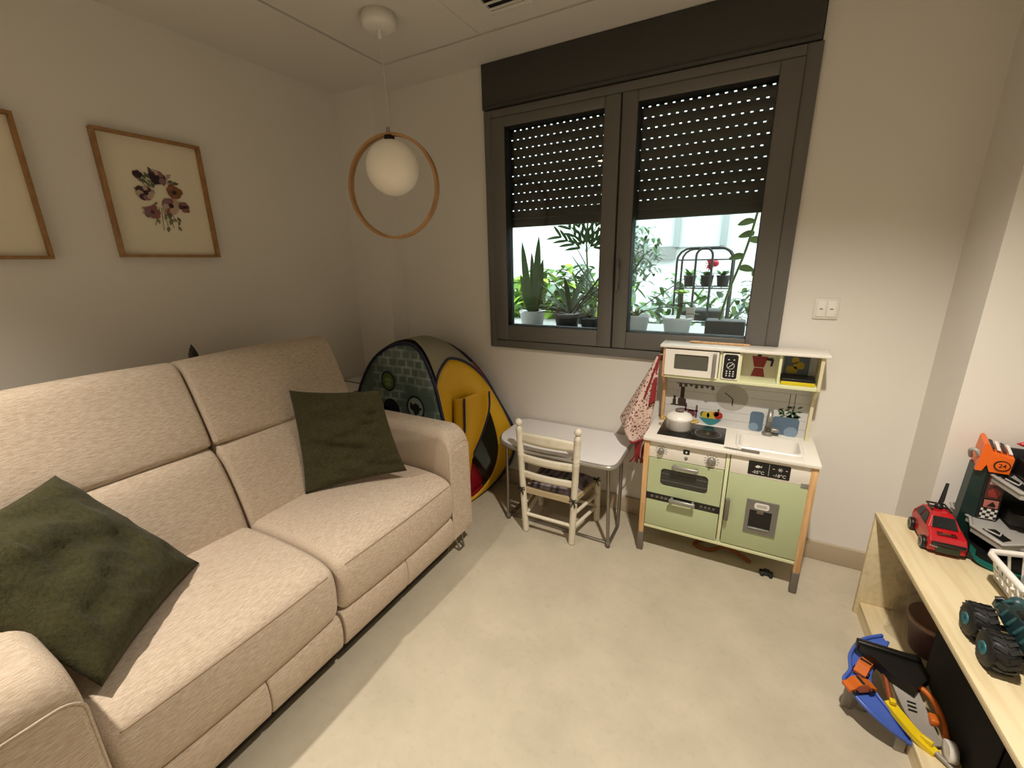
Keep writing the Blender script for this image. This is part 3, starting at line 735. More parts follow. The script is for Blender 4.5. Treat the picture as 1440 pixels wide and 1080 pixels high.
# ------------------------------------------------------------------ child's chair
M['oldwhite'] = mat('worn_cream_paint', '#e0d8c4', .5, col2='#cfc4a8', nscale=22, contrast=(.55, .75))
M['rush'] = mat('rush_weave', '#b8a582', .9, bump=.5, nscale=70, stretch=(.3, 3, 3))
chr_ = thing('ladder_back_chair', 'little cream ladder back chair with a rush seat pulled up to the folding table', 'chair', (-.775, -.30, 0))
def post(x0, x1, y0, y1, ztop, finial):
    m = MB(); pr = [(.0155, 0), (.0165, .01), (.0165, .235)]
    if finial: pr += [(.0165, .44), (.0185, .445), (.0165, .452), (.0165, .458), (.0185, .463), (.0165, .47), (.0165, .575), (.0185, .582), (.011, .592), (.010, .597)]
    else: pr += [(.0165, ztop - .01), (.012, ztop)]
    h = pr[-1][1]
    vs0 = len(m.v); m.lathe(pr, (0, 0, 0), 18)
    if finial: m.sphere((0, 0, .615), .019, 16, 10)
    hh = .632 if finial else ztop
    for v in m.v:
        t = v.z / hh; v.x += x0 + (x1 - x0) * t; v.y += y0 + (y1 - y0) * t
    return m
LP = [(-.905, -.938, -.425, -.432), (-.648, -.624, -.425, -.432)]
for a in LP: post(*a, .632, True).build('back_post', M['oldwhite'], chr_)
for a in ((-.938, -.938, -.165, -.165), (-.60, -.60, -.165, -.165)): post(*a, .255, False).build('leg', M['oldwhite'], chr_)
def px_at(i, z): t = z / .632; a = LP[i]; return a[0] + (a[1] - a[0]) * t, a[2] + (a[3] - a[2]) * t
for z0, z1, bow in ((.512, .560, .02), (.405, .445, .016), (.318, .354, .014)):
    (xl, yl), (xr, yr) = px_at(0, z0), px_at(1, z0)
    def sl(u, v, z0=z0, z1=z1, bow=bow, xl=xl, xr=xr, yl=yl):
        b = bow * (1 - (2*u - 1)**2)
        zz = z0 + (z1 - z0) * v + (.012 * (1 - (2*u-1)**2) if z0 > .5 and v > .5 else 0)
        return Vector((xl + (xr - xl) * u, yl + .004 - b, zz))
    MB().grid(sl, 14, 3).build('back_slat', M['oldwhite'], chr_, solid=.011)
def rung(p, q, r=.0095): return MB().tube([p, q], r, 10)
rung((-.912, -.427, .105), (-.640, -.427, .105)).build('rung', M['oldwhite'], chr_)
rung((-.938, -.165, .09), (-.60, -.165, .09)).build('rung', M['oldwhite'], chr_)
for z in (.09, .165):
    rung((-.647, -.425, z), (-.60, -.165, z)).build('rung', M['oldwhite'], chr_); rung((-.909, -.425, z), (-.938, -.165, z)).build('rung', M['oldwhite'], chr_)
st = MB(); st.prism([(-.913, -.428, .228), (-.640, -.428, .228), (-.603, -.168, .228), (-.935, -.168, .228)], (0, 0, .026))
st.build('seat', M['rush'], chr_)
def cush(u, v):
    a, b = 2*u - 1, 2*v - 1
    hw = .125 + .032 * v
    return Vector((-.773 + a * hw, -.405 + .235 * v, .257 + .036 * ((1 - a**4) * (1 - b**4)) ** .6))
cm = MB(); cm.grid(cush, 16, 16); cm.grid(lambda u, v: Vector((cush(u, v).x, cush(u, v).y, .256)), 16, 16, flip=True)
sc = cm.build('seat_pad', M['plaid'], chr_, merge=True)
for i, (x, y, z) in enumerate(((-.918, -.446, .258), (-.636, -.446, .258), (-.600, -.184, .258))):
    m = MB()
    for a in (-1, 1):
        m.tube([(x, y, z), (x + a * .016, y - .004, z + .012), (x + a * .020, y - .005, z - .004), (x, y, z)], .0032, 6)
        m.tube([(x, y, z), (x + a * .010, y - .003, z - .035)], .003, 6)
    m.sphere((x, y, z), .006, 8, 6); m.tube([(x, y + .03, z), (x, y, z)], .003, 6)
    m.build('ribbon_tie', M['black'], sc)

# ------------------------------------------------------------------ toy kitchen
kt = thing('toy_kitchen', 'pale green and white wooden toy kitchen against the wall under the window', 'toy kitchen', (-.015, -.16, 0))
KF = -.30
for x in (-.346, .296):
    for y in (-.312, -.040):
        MB().box((x, y, .10), (x + .024, y + .022, .588), .003).build('leg', M['pine'], kt)
        MB().box((x - .002, y - .002, 0), (x + .026, y + .024, .102), .003).build('foot_cap', M['grey'], kt)
for x in (-.328, .286): MB().box((x, -.292, .14), (x + .012, -.02, .587)).build('side_panel', M['white'], kt)
MB().box((-.322, -.306, .134), (.298, -.02, .150), .002).build('bottom_shelf', M['edge'], kt)
MB().box((-.004, -.306, .150), (.010, -.02, .587), .002).build('divider', M['edge'], kt)
MB().box((-.322, -.024, .15), (.296, -.018, .587)).build('back_board', M['white'], kt)
# worktop with the sink cut out
SX0, SX1, SY0_, SY1_ = .030, .268, -.252, -.092
wt = MB()
for a, b in (((-.350, -.322), (SX0, -.004)), ((SX1, -.322), (.324, -.004)), ((SX0, -.322), (SX1, SY0_)), ((SX0, SY1_), (SX1, -.004))):
    wt.box((a[0], a[1], .588), (b[0], b[1], .602), .001)
wt.build('worktop', M['white'], kt)
sk = MB(); rim0 = rrect(SX0 - .008, SX1 + .008, SY0_ - .008, SY1_ + .008, .03); rim1 = rrect(SX0 + .006, SX1 - .006, SY0_ + .006, SY1_ - .006, .024); bot = rrect(SX0 + .016, SX1 - .016, SY0_ + .016, SY1_ - .016, .02)
n = len(rim0); vs = [(x, y, .602) for x, y in rim0] + [(x, y, .607) for x, y in rrect(SX0 - .004, SX1 + .004, SY0_ - .004, SY1_ + .004, .028)] + [(x, y, .6065) for x, y in rim1] + [(x, y, .552) for x, y in bot]
sk.add(vs, [[j*n + i, j*n + (i+1) % n, (j+1)*n + (i+1) % n, (j+1)*n + i] for j in range(3) for i in range(n)] + [[3*n + i for i in range(n)]])
so_ = sk.build('sink', M['whitep'], kt)
MB().lathe([(.0001, .5535), (.014, .5535), (.015, .552)], (.15, -.17, 0), 16).build('drain', M['silver'], so_)
# hob
hb = MB().box((-.302, -.262, .602), (-.020, -.058, .605), .001).build('hob', mat('hob_black', '#0e0d0d', .25), kt)
rg_ = MB()
for cx, cy in ((-.222, -.155), (-.092, -.165)):
    for r0, r1 in ((.054, .0565),):
        vs = []
        for k in range(40):
            a = 2*math.pi*k/40; vs += [(cx + r0*math.cos(a), cy + r0*math.sin(a), .6054), (cx + r1*math.cos(a), cy + r1*math.sin(a), .6054)]
        rg_.add(vs, [[2*k, 2*k+1, (2*k+3) % 80, (2*k+2) % 80] for k in range(40)])
    for dx, dy in ((.013, .0014), (.0014, .013)): rg_.add([(cx - dx, cy - dy, .6054), (cx + dx, cy - dy, .6054), (cx + dx, cy + dy, .6054), (cx - dx, cy + dy, .6054)], [[0, 1, 2, 3]])
rg_.build('burner_mark', M['silver'], hb)
# control panel and knobs
cp = MB().box((-.322, -.302, .503), (-.006, -.290, .586), .001).build('control_panel', M['white'], kt)
def knob(x, z, r):
    k = MB().lathe([(r, 0), (r, -.012), (r * .9, -.016), (.0001, -.016)], (x, -.302, z), 22, 'y')
    k.box((x - .004, -.326, z - r * .9), (x + .004, -.312, z + r * .9), .003, rot=rot3('Y', R(20)), piv=(x, -.302, z))
    ko = k.build('knob', M['silver'], cp)
    t = MB()
    for j in range(10):
        a = R(-30 + 240 * j / 9); d = Vector((math.cos(a), 0, math.sin(a))); q = Vector((-d.z, 0, d.x)) * .0010
        t.add([Vector((x, -.3026, z)) + d * (r + .004) + q, Vector((x, -.3026, z)) + d * (r + .012) + q, Vector((x, -.3026, z)) + d * (r + .012) - q, Vector((x, -.3026, z)) + d * (r + .004) - q], [[0, 1, 2, 3]])
    t.build('dial_mark', M['black'], ko)
knob(-.270, .541, .0145); knob(-.060, .534, .0185)
ic = MB(); plate(ic, rrect(-.177, -.150, .543, .566, .004, 2), -.303, .001); io_ = ic.build('timer_icon', M['black'], cp)
ic = MB(); plate(ic, [(-.1635, .560), (-.158, .5525), (-.1625, .5525), (-.1625, .548), (-.165, .548), (-.165, .5525), (-.169, .5525)], -.3036, .0006); ic.build('icon_mark', M['whitep'], io_)
ic = MB(); plate(ic, circ(-.163, .525, .008, 14), -.303, .001); plate(ic, [(-.169, .521), (-.157, .521), (-.163, .513)], -.303, .001); ic.build('lock_icon', M['silver'], cp)
# oven door with recessed window
od = MB()
OX0, OX1, OZ0, OZ1 = -.320, -.007, .318, .500
wn = rrect(-.264, -.063, .370, .458, .018, 5); nw = len(wn)
def frame_plate(mb, outer, inner, y0, y1):
    """rectangular plate with a rounded window, both lists ordered alike"""
    n = len(inner); vs = []
    for P, y in ((outer, y0), (inner, y0), (inner, y1), (outer, y1)): vs += [(x, y, z) for x, z in P]
    fs = []
    for j in range(4):
        for i in range(n): fs.append([j*n + i, j*n + (i+1) % n, ((j+1) % 4)*n + (i+1) % n, ((j+1) % 4)*n + i])
    mb.add(vs, fs); return mb
frame_plate(od, rrect(OX0, OX1, OZ0, OZ1, .001, 5), wn, -.308, -.296)
odo = od.build('oven_door', M['green'], kt)
od2 = MB(); plate(od2, rrect(-.270, -.057, .365, .463, .016), -.299, .003); od2.build('oven_window', mat('oven_glass', '#34342f', .3), odo)
gr = MB()
for z in (.395, .43): gr.tube([(-.262, -.3005, z), (-.066, -.3005, z)], .0012, 6)
gr.build('oven_rack', M['grey'], odo)
hn = MB(); hn.box((-.216, -.338, .474), (-.105, -.326, .492), .004); hn.box((-.21, -.328, .478), (-.20, -.307, .488)); hn.box((-.121, -.328, .478), (-.111, -.307, .488)); hn.build('handle', M['silver'], odo)
# drawer below with its black strip
dr = MB().box((-.320, -.308, .154), (-.007, -.296, .312), .001).build('drawer', M['green'], kt)
MB().box((-.322, -.3095, .290), (-.006, -.300, .325), .001).build('control_strip', M['black'], dr)
mk = MB(); random.seed(3)
for x0 in (-.300, -.278, -.256, -.238): plate(mk, rrect(x0, x0 + .013, .302, .314, .002, 1), -.3098, .0003)
for x0 in (-.085, -.068, -.052, -.034): plate(mk, rrect(x0, x0 + .010, .304, .313, .002, 1), -.3098, .0003)
plate(mk, [(-.09, .2975), (-.03, .2975), (-.03, .2985), (-.09, .2985)], -.3098, .0003)
mk.build('strip_marks', M['grey'], dr)
hn = MB(); hn.box((-.216, -.342, .306), (-.104, -.330, .326), .004); hn.box((-.21, -.332, .31), (-.20, -.308, .322)); hn.box((-.12, -.332, .31), (-.11, -.308, .322)); hn.build('handle', M['silver'], dr)
# fridge door
fd = MB().box((.013, -.308, .156), (.310, -.296, .500), .001).build('fridge_door', M['green'], kt)
ft = MB().box((.013, -.308, .501), (.310, -.296, .586), .001).build('freezer_panel', M['white'], kt)
dp = MB(); plate(dp, rrect(.080, .229, .511, .572, .004, 2), -.3095, .002); dpo = dp.build('display', M['black'], ft)
lit = mat('display_print', '#d8d6cf', .5)
dt = MB()
plate(dt, [(.1545, .516), (.1555, .516), (.1555, .568), (.1545, .568)], -.3099, .0004)
dt.build('display_line', lit, dpo)
for tx, x in (('-05°C', .118), ('-18°C', .194)): text_mb(tx, .0185, (x, -.3099, .524), (1, 0, 0), (0, 0, 1), .0006).build('display_text', lit, dpo)
ic = MB(); plate(ic, [(.104, .548), (.112, .556), (.122, .554), (.122, .546), (.112, .543)], -.3099, .0004); plate(ic, [(.122, .549), (.130, .556), (.128, .546)], -.3099, .0004)
for a in range(6):
    d = Vector((math.cos(R(60*a)), 0, math.sin(R(60*a)))); q = Vector((-d.z, 0, d.x)) * .001
    c_ = Vector((.194, -.3099, .551)); ic.add([c_ + q, c_ + d*.009 + q, c_ + d*.009 - q, c_ - q], [[0, 1, 2, 3]])
plate(ic, rrect(.167, .175, .550, .552, .0005, 1), -.3099, .0004); plate(ic, rrect(.212, .220, .550, .552, .0005, 1), -.3099, .0004)
ic.build('display_icons', lit, dpo)
hn = MB(); hn.box((.013, -.338, .282), (.031, -.328, .386), .004); hn.box((.016, -.33, .29), (.028, -.307, .30)); hn.box((.016, -.33, .368), (.028, -.307, .378)); hn.build('handle', M['grey'], fd)
MB().box((.270, -.3095, .490), (.306, -.304, .512), .001).build('hinge', M['silver'], fd)
ds = MB(); frame_plate(ds, rrect(.093, .211, .242, .397, .001, 5), rrect(.108, .190, .266, .352, .003, 5), -.3145, -.304); dso = ds.build('water_dispenser', mat('dispenser_grey', '#7d7a73', .4, .3), fd)
MB().box((.106, -.3096, .262), (.192, -.3082, .354)).build('dispenser_recess', M['black'], dso)
oo = MB(); plate(oo, rrect(.123, .177, .360, .388, .009, 4), -.3155, .002); oo.build('dispenser_plate', M['whitep'], dso)
ii = MB(); plate(ii, rrect(.131, .169, .367, .381, .005, 4), -.3158, .001); ii.build('plate_inset', mat('plate_inset', '#b8b5ad', .5), dso)
MB().box((.134, -.313, .336), (.160, -.3055, .354), .002).build('nozzle', M['grey'], dso)
MB().box((.110, -.318, .263), (.188, -.306, .269), .001).build('drip_tray', M['silver'], dso)
# hutch
for x in (-.320, .288):
    pl_ = MB(); pl_.prism([(x, y, z) for y, z in ((-.029, .602), (-.068, .602), (-.068, .76), (-.080, .80), (-.142, .850), (-.142, .991), (-.029, .991))], (.012, 0, 0)); pl_.build('hutch_side', M['pine'] if x < 0 else mat('side_cream', '#d8cfa8', .5), kt)
MB().box((-.334, -.156, .991), (.316, -.029, 1.003), .002).build('top_board', M['white'], kt)
MB().box((-.310, -.142, .848), (.290, -.036, .862), .001).build('hutch_shelf', M['edge'], kt)
for x in (-.080, -.003, .145): MB().box((x, -.140, .862), (x + .010, -.036, .991)).build('hutch_divider', M['edge'], kt)
bp_ = MB().box((-.310, -.036, .602), (.290, -.029, .991)).build('splashback', mat('splash_white', '#c9c8c6', .5), kt)
ln = MB()
for i, z in enumerate((.64, .68, .72, .76, .80, .84)):
    ln.box((-.308, -.0364, z), (.288, -.0358, z + .0012))
ln.build('plank_line', mat('plank_line', '#8b8a8a', .6), bp_)
MB().box((.009, -.0368, .862), (.145, -.0358, .985)).build('cubby_back', mat('cubby_grey', '#d9d0c4', .5), bp_)
cols = dict(gm='#4f4a46', br='#35261f', cl='#a7a49a', teal='#3a7f86', rd='#a02a24', yl='#c2a930', gn='#3a5a3c', pl='#6b3f48', bl='#566c80', bl2='#7d93a6')
K = {k: mat('print_' + k, v, .6) for k, v in cols.items()}
YP = -.0374
def pr(polys, m, name, lab=None, y=YP):
    mb = MB()
    for p_ in polys: plate(mb, p_, y, .001)
    return mb.build(name, m, bp_, label=lab)
pr([rrect(-.262, -.095, .795, .799, .001, 1)] + [rrect(-.250 + .024*i, -.236 + .024*i, .778 + .004*(i % 3), .795, .003, 2) for i in range(7)], K['gm'], 'painted_rail', 'dark painted rail of hooks')
pr([rrect(-.281, -.205, .682, .688, .001, 1), rrect(-.274, -.258, .688, .715, .003, 2), rrect(-.271, -.261, .715, .732, .002, 2), rrect(-.250, -.212, .688, .722, .008, 3), rrect(-.240, -.222, .722, .780, .003, 2)], K['br'], 'painted_bottles', 'brown painted bottles')
clk = pr([circ(-.014, .752, .067, 36, .062)], K['cl'], 'painted_clock', 'grey painted clock')
for (a, L, w_) in ((-88, .034, .0026), (145, .044, .0022)):
    d = Vector((math.cos(R(a)), 0, math.sin(R(a)))); q = Vector((-d.z, 0, d.x)) * w_; o_ = Vector((-.010, YP - .0006, .748))
    MB().add([o_ + q, o_ + d*L + q, o_ + d*L - q, o_ - q], [[0, 1, 2, 3]]).build('clock_hand', M['black'], clk)
pr([[(-.145 + .1*i/12, .636 - .034*math.sin(math.pi*i/12)) for i in range(13)]], K['teal'], 'painted_bowl')
pr([circ(-.062, .655, .019, 16), circ(-.073, .662, .013, 12)], K['rd'], 'painted_apple', y=YP + .0004)
pr([circ(-.092, .652, .021, 16), circ(-.118, .65, .018, 14)], K['yl'], 'painted_fruit', y=YP + .0005)
pr([circ(-.129, .654, .014, 12), rrect(-.068, -.060, .672, .688, .002, 2)], K['gn'], 'painted_leaf', y=YP + .0006)
pr([[(-.235, .672), (-.150, .668), (-.160, .660), (-.230, .662)], circ(-.185, .648, .02, 12), rrect(-.215, -.206, .65, .70, .003, 2), rrect(-.165, -.156, .63, .695, .003, 2)], K['pl'], 'painted_utensils', 'plum painted cutlery')
pr([rrect(.070, .125, .606, .700, .014, 4)], K['bl'], 'painted_jar', 'blue painted jar')
pr([rrect(.158, .262, .606, .690, .016, 4)], K['bl'], 'painted_jar', 'wide blue painted jar')
pr([circ(.088, .625, .020, 16), circ(.235, .622, .026, 16)], K['bl2'], 'painted_jar_highlight', y=YP - .0004)
random.seed(9)
pr([rrect(.212, .214, .72, .80, .0004, 1), rrect(.232, .234, .72, .80, .0004, 1)], K['gm'], 'painted_cord')
lfz = []
for i in range(34):
    cx, cz = random.uniform(.178, .256), random.uniform(.694, .742); a = random.uniform(0, 6.28); L = .014
    lfz.append([(cx - L*math.cos(a), cz - L*.7*math.sin(a)), (cx + .004*math.sin(a), cz - .004*math.cos(a)), (cx + L*math.cos(a), cz + L*.7*math.sin(a)), (cx - .004*math.sin(a), cz + .004*math.cos(a))])
pr(lfz, K['gn'], 'painted_plant', 'dark green painted hanging plant', y=YP - .0008)
# painted coffee pot and packets in the cubbies
pr([[(.049, .866), (.103, .866), (.094, .905), (.059, .905)], [(.058, .909), (.096, .909), (.108, .958), (.046, .958)]], mat('print_red', '#8e2424', .5), 'painted_coffee_pot', 'dark red painted moka pot', y=-.0380)
pr([[(.103, .953), (.125, .955), (.131, .945), (.128, .918), (.120, .915), (.121, .940), (.103, .943)], rrect(.066, .082, .958, .966, .002, 2)], M['black'], 'painted_pot_handle', y=-.0380)
pr([rrect(.170, .262, .875, .980, .004, 2)], mat('print_slate', '#66737d', .6), 'painted_packet', 'slate painted packet with yellow shapes', y=-.0380)
pr([rrect(.180, .222, .895, .925, .01, 3), rrect(.205, .245, .915, .945, .01, 3), circ(.21, .952, .014, 14)], K['yl'], 'painted_yellow_shapes', y=-.0386)
# microwave
mwd = MB(); frame_plate(mwd, rrect(-.309, -.083, .863, .984, .001, 5), rrect(-.268, -.124, .892, .963, .006, 5), -.150, -.138); mo = mwd.build('microwave_door', M['white'], kt)
MB().box((-.272, -.143, .888), (-.120, -.139, .967)).build('microwave_window', mat('mw_glass', '#57564d', .35), mo)
MB().box((-.106, -.166, .868), (-.092, -.150, .978), .003).build('handle', M['silver'], mo)
mwp = MB().box((-.068, -.146, .864), (-.002, -.136, .983), .001).build('microwave_panel', M['white'], kt)
kp = MB(); plate(kp, rrect(-.062, -.007, .870, .978, .009, 4), -.1475, .002); kpo = kp.build('keypad', M['black'], mwp)
sy = MB(); disc_ring(sy, -.0345, .928, -.1480, .0135, .0155, 24)
d = Vector((.7, 0, .7)) * .013; q = Vector((-.7, 0, .7)) * .0014; o_ = Vector((-.0345, -.1481, .928)); sy.add([o_ + d + q, o_ + d - q, o_ - d - q, o_ - d + q], [[0, 1, 2, 3]])
for i in range(3):
    for j in range(3): plate(sy, circ(-.0345 + (i - 1) * .013, .903 - j * .010, .0032, 8), -.1480, .0004)
plate(sy, rrect(-.047, -.040, .953, .957, .001, 1), -.148, .0004); plate(sy, rrect(-.026, -.019, .953, .957, .001, 1), -.148, .0004)
sy.build('keypad_symbols', lit, kpo)
# faucet
fc = MB(); fc.lathe([(.022, .602), (.022, .612), (.016, .618), (.014, .64)], (.146, -.055, 0), 18)
fc.tube(cat_rom([(.146, -.055, .62), (.146, -.055, .67), (.147, -.058, .705), (.146, -.075, .724), (.145, -.100, .724), (.144, -.115, .706), (.144, -.117, .690)], 6), .0105, 14)
fo_ = fc.build('faucet', M['silver'], kt)
MB().box((.156, -.075, .622), (.190, -.040, .640), .005).build('faucet_lever', M['silver'], fo_)

# things on and around the kitchen
pot = thing('toy_saucepan', 'white enamel toy saucepan with lid on the black hob', 'saucepan', (-.222, -.155, .6056))
PCX, PCY, PZ = -.222, -.155, .6056
MB().lathe([(.0001, 0), (.050, 0), (.056, .006), (.058, .05), (.061, .054), (.058, .054), (.055, .010), (.0001, .008)], (PCX, PCY, PZ), 30).build('pan', M['whitep'], pot)
ld = MB().lathe([(.061, .054), (.061, .058), (.052, .072), (.030, .082), (.010, .086), (.0001, .086)], (PCX, PCY, PZ), 30).build('lid', M['whitep'], pot)
MB().lathe([(.012, .084), (.020, .090), (.021, .095), (.015, .099), (.0001, .099)], (PCX, PCY, PZ), 18).build('lid_knob', M['grey'], ld)
for s_ in (-1, 1):
    MB().tube([(PCX + s_*.056, PCY - .016, PZ + .044), (PCX + s_*.076, PCY - .012, PZ + .047), (PCX + s_*.080, PCY, PZ + .048), (PCX + s_*.076, PCY + .012, PZ + .047), (PCX + s_*.056, PCY + .016, PZ + .044)], .006, 8).build('handle', mat('handle_wood', '#c2a25e', .5), pot)
kn = MB(); kn.prism([(-.020, -.297, .6022), (-.012, -.287, .6022), (.030, -.288, .6022), (.048, -.291, .6022), (.048, -.301, .6022), (.015, -.303, .6022)], (0, 0, .003)); 
kf = thing('toy_knife', 'grey toy knife lying on the worktop edge before the sink', 'knife', (.04, -.296, .602))
kn.build('blade', M['silver'], kf)
MB().box((.046, -.304, .602), (.114, -.290, .612), .003).build('handle', M['grey'], kf)
ws = MB(); ws.box((-.215, -.062, 1.0032), (.030, -.048, 1.012), .003); ws.sphere((-.195, -.055, 1.0085), .020, 14, 8, (1.3, .7, .25)); tag(ws.build('wooden_spoon', M['pine']), 'wooden spoon lying on top of the toy kitchen', 'spoon')
yb = thing('toy_box', 'flat yellow box with black top in the right cubby of the toy kitchen', 'box', (.22, -.08, .862))
MB().box((.162, -.128, .862), (.282, -.042, .878), .002).build('box_body', mat('yellow_card', '#d3bd12', .5), yb)
MB().box((.162, -.128, .878), (.282, -.042, .890), .002).build('box_lid', M['black'], yb)
# floral apron hanging on the left side of the kitchen
ap = thing('apron', 'floral cotton apron with red trim hanging on the left side of the toy kitchen', 'apron', (-.42, -.16, .40))
def apr(u, v):
    # v 0 top -> 1 bottom
    xr = -.335 + (.0 if v < .5 else -.03 * (v - .5) / .5)
    xl = -.345 - .190 * (v ** 1.05) if v < .86 else -.345 - .190 * (.86 ** 1.05) + .045 * ((v - .86) / .14) ** 2
    x = xr + (xl - xr) * u
    zb = .515 + (.03 * (u - .4) ** 2 * 4)
    z = .945 + (zb - .945) * v
    y = -.150 - .022 * math.sin(u * 9 + v * 2) * v - .05 * math.sin(math.pi * u) * v ** .7
    return Vector((x, y, z))
am = MB(); am.grid(apr, 30, 30); ao = am.build('apron_cloth', M['floral'], ap, solid=.004)
trim = mat('red_trim', '#8c2226', .8)
MB().tube([apr(i / 24, 1) for i in range(25)], .006, 6).build('hem', trim, ap)
MB().grid(lambda u, v: apr(.0 + .22 * u, .24 + .30 * v) + Vector((0, -.014 - .01 * u, 0)), 8, 8).build('red_facing', trim, ap, solid=.003)
MB().tube([(-.330, -.150, .955), (-.335, -.155, .93), (-.352, -.165, .80), (-.36, -.172, .70)], .005, 6).build('neck_strap', trim, ap)
MB().tube([(-.330, -.150, .955), (-.345, -.16, .90), (-.385, -.18, .74)], .005, 6).build('neck_strap', trim, ap)
random.seed(2)
for i in range(7):
    x0 = -.425 + .011 * i; m = MB()
    m.tube(cat_rom([(x0 + .01, -.160, .525), (x0 + random.uniform(-.01, .01), -.162, .48), (x0 + random.uniform(-.012, .012), -.166, .43), (x0 + random.uniform(-.015, .01), -.163, .385 + random.uniform(0, .03))], 5), .0042, 6)
    m.build('tie', trim, ap)
hk_ = MB(); hk_.tube([(-.320, -.148, .955), (-.336, -.152, .955), (-.338, -.152, .963)], .003, 6); hk_.build('hook', M['silver'], ap)
# under the kitchen
hg = MB(); hg.tube(cat_rom([(-.10, -.16, .010), (-.06, -.185, .016), (-.02, -.175, .012), (.03, -.150, .026), (.09, -.160, .022), (.15, -.185, .010)], 6), .008, 8)
hg.tube(cat_rom([(-.10, -.16, .010), (-.08, -.14, .02), (-.03, -.13, .03)], 5), .008, 8)
tag(hg.build('toy_track', mat('brown_orange', '#8a4a1d', .6)), 'curved brown orange toy track piece on the floor under the toy kitchen', 'toy')
bc = thing('toy_car', 'tiny black toy car on the floor under the right side of the toy kitchen', 'toy car', (.212, -.235, 0))
MB().box((.185, -.250, .006), (.240, -.222, .018), .004).build('car_body', M['black'], bc)
MB().box((.200, -.247, .016), (.226, -.225, .028), .005).build('cabin', M['black'], bc)
for x in (.196, .230):
    for y in (-.252, -.222): MB().lathe([(.007, -.003), (.007, .003)], (x, y, .007), 12, 'y').build('wheel', M['black'], bc)

# ------------------------------------------------------------------ low toy bench on the right
M['bench'] = mat('light_oak_melamine', '#e0d0aa', .45, col2='#cdb78a', nscale=3.2, stretch=(14, 1.1, 14), contrast=(.45, .8))
BX, BY = .513, -.305
be = thing('toy_bench', 'long low pale wood open bench on the right holding toys', 'bench', (BX, BY, 0))
BL, BD = 2.2, .42
MB().box((BX, BY - BL, .432), (BX + BD, BY, .450), .0015).build('bench_top', M['bench'], be)
MB().box((BX, BY - .020, 0), (BX + BD, BY - .002, .432), .001).build('end_panel', M['bench'], be)
MB().box((BX, BY - BL, 0), (BX + BD, BY - BL + .018, .432), .001).build('end_panel', M['bench'], be)
MB().box((BX + .012, BY - BL + .018, .04), (BX + BD, BY - .020, .058), .001).build('bottom_shelf', M['bench'], be)
MB().box((BX + .012, BY - BL + .018, 0), (BX + .030, BY - .020, .040)).build('plinth', M['bench'], be)
MB().box((BX + BD - .008, BY - BL + .018, .058), (BX + BD - .002, BY - .02, .432)).build('back_board', M['bench'], be)
MB().box((BX + .02, BY - 1.25, .058), (BX + BD - .008, BY - 1.232, .432)).build('partition', M['bench'], be)
be.rotation_euler.z = R(2.5)

# things inside the bench
tub = thing('toy_tub', 'plum coloured plastic tub wrapped in clear film in the far bay of the bench', 'tub', (.70, -.49, .058))
MB().lathe([(.0001, .06), (.065, .06), (.082, .17), (.086, .175), (.078, .175), (.060, .07), (.0001, .07)], (.70, -.49, 0), 28).build('tub_body', mat('plum_plastic', '#4a2232', .35), tub)
MB().lathe([(.087, .174), (.089, .186), (.084, .190), (.082, .177)], (.70, -.49, 0), 28).build('tub_rim', mat('peach_rim', '#a07868', .35), tub)
fl_ = MB()
def film(u, v):
    a = 2 * math.pi * u; r = .105 + .012 * math.sin(5 * a + v * 4) - .03 * v
    q = noise.noise(Vector((math.cos(a) * 2.5, math.sin(a) * 2.5, v * 4))) * .022
    return Vector((.69 + (r + q) * math.cos(a), -.475 + (r + q) * math.sin(a), .06 + .26 * v + q))
fl_.grid(film, 40, 20); fl_.build('clear_film', M['film'], tub)
bagp = MB()
bagp.grid(lambda u, v: Vector((.60 + .20 * u + .012 * math.sin(v * 14), -.375 - .012 * math.sin(u * 11 + v * 5) - .03 * v, .06 + .25 * v + .02 * math.sin(u * 7))), 24, 24)
tag(bagp.build('plastic_bag', M['film']), 'crumpled clear plastic bag by the far end panel inside the bench', 'bag')
bn = thing('added_dark_bin', 'added open black bin that darkens the middle of the bench', 'bin', (.77, -.82, .058))  # bin is added, its black walls stand in for the shade inside the bench
blk_f = mat('added_bin_black', '#0e0d0c', .95)
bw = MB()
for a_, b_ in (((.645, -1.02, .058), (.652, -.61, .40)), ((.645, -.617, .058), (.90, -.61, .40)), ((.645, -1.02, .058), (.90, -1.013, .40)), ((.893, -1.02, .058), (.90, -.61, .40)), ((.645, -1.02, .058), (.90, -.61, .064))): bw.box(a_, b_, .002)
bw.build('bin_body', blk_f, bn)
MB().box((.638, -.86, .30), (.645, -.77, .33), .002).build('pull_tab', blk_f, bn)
ot = MB(); ot.tube(cat_rom([(.62, -1.06, .075), (.66, -1.09, .13), (.71, -1.14, .11), (.76, -1.22, .075)], 6), .014, 8)
tag(ot.build('toy_track', mat('orange_track', '#8a4214', .5)), 'bent orange toy track piece lying deep inside the near part of the bench', 'toy')

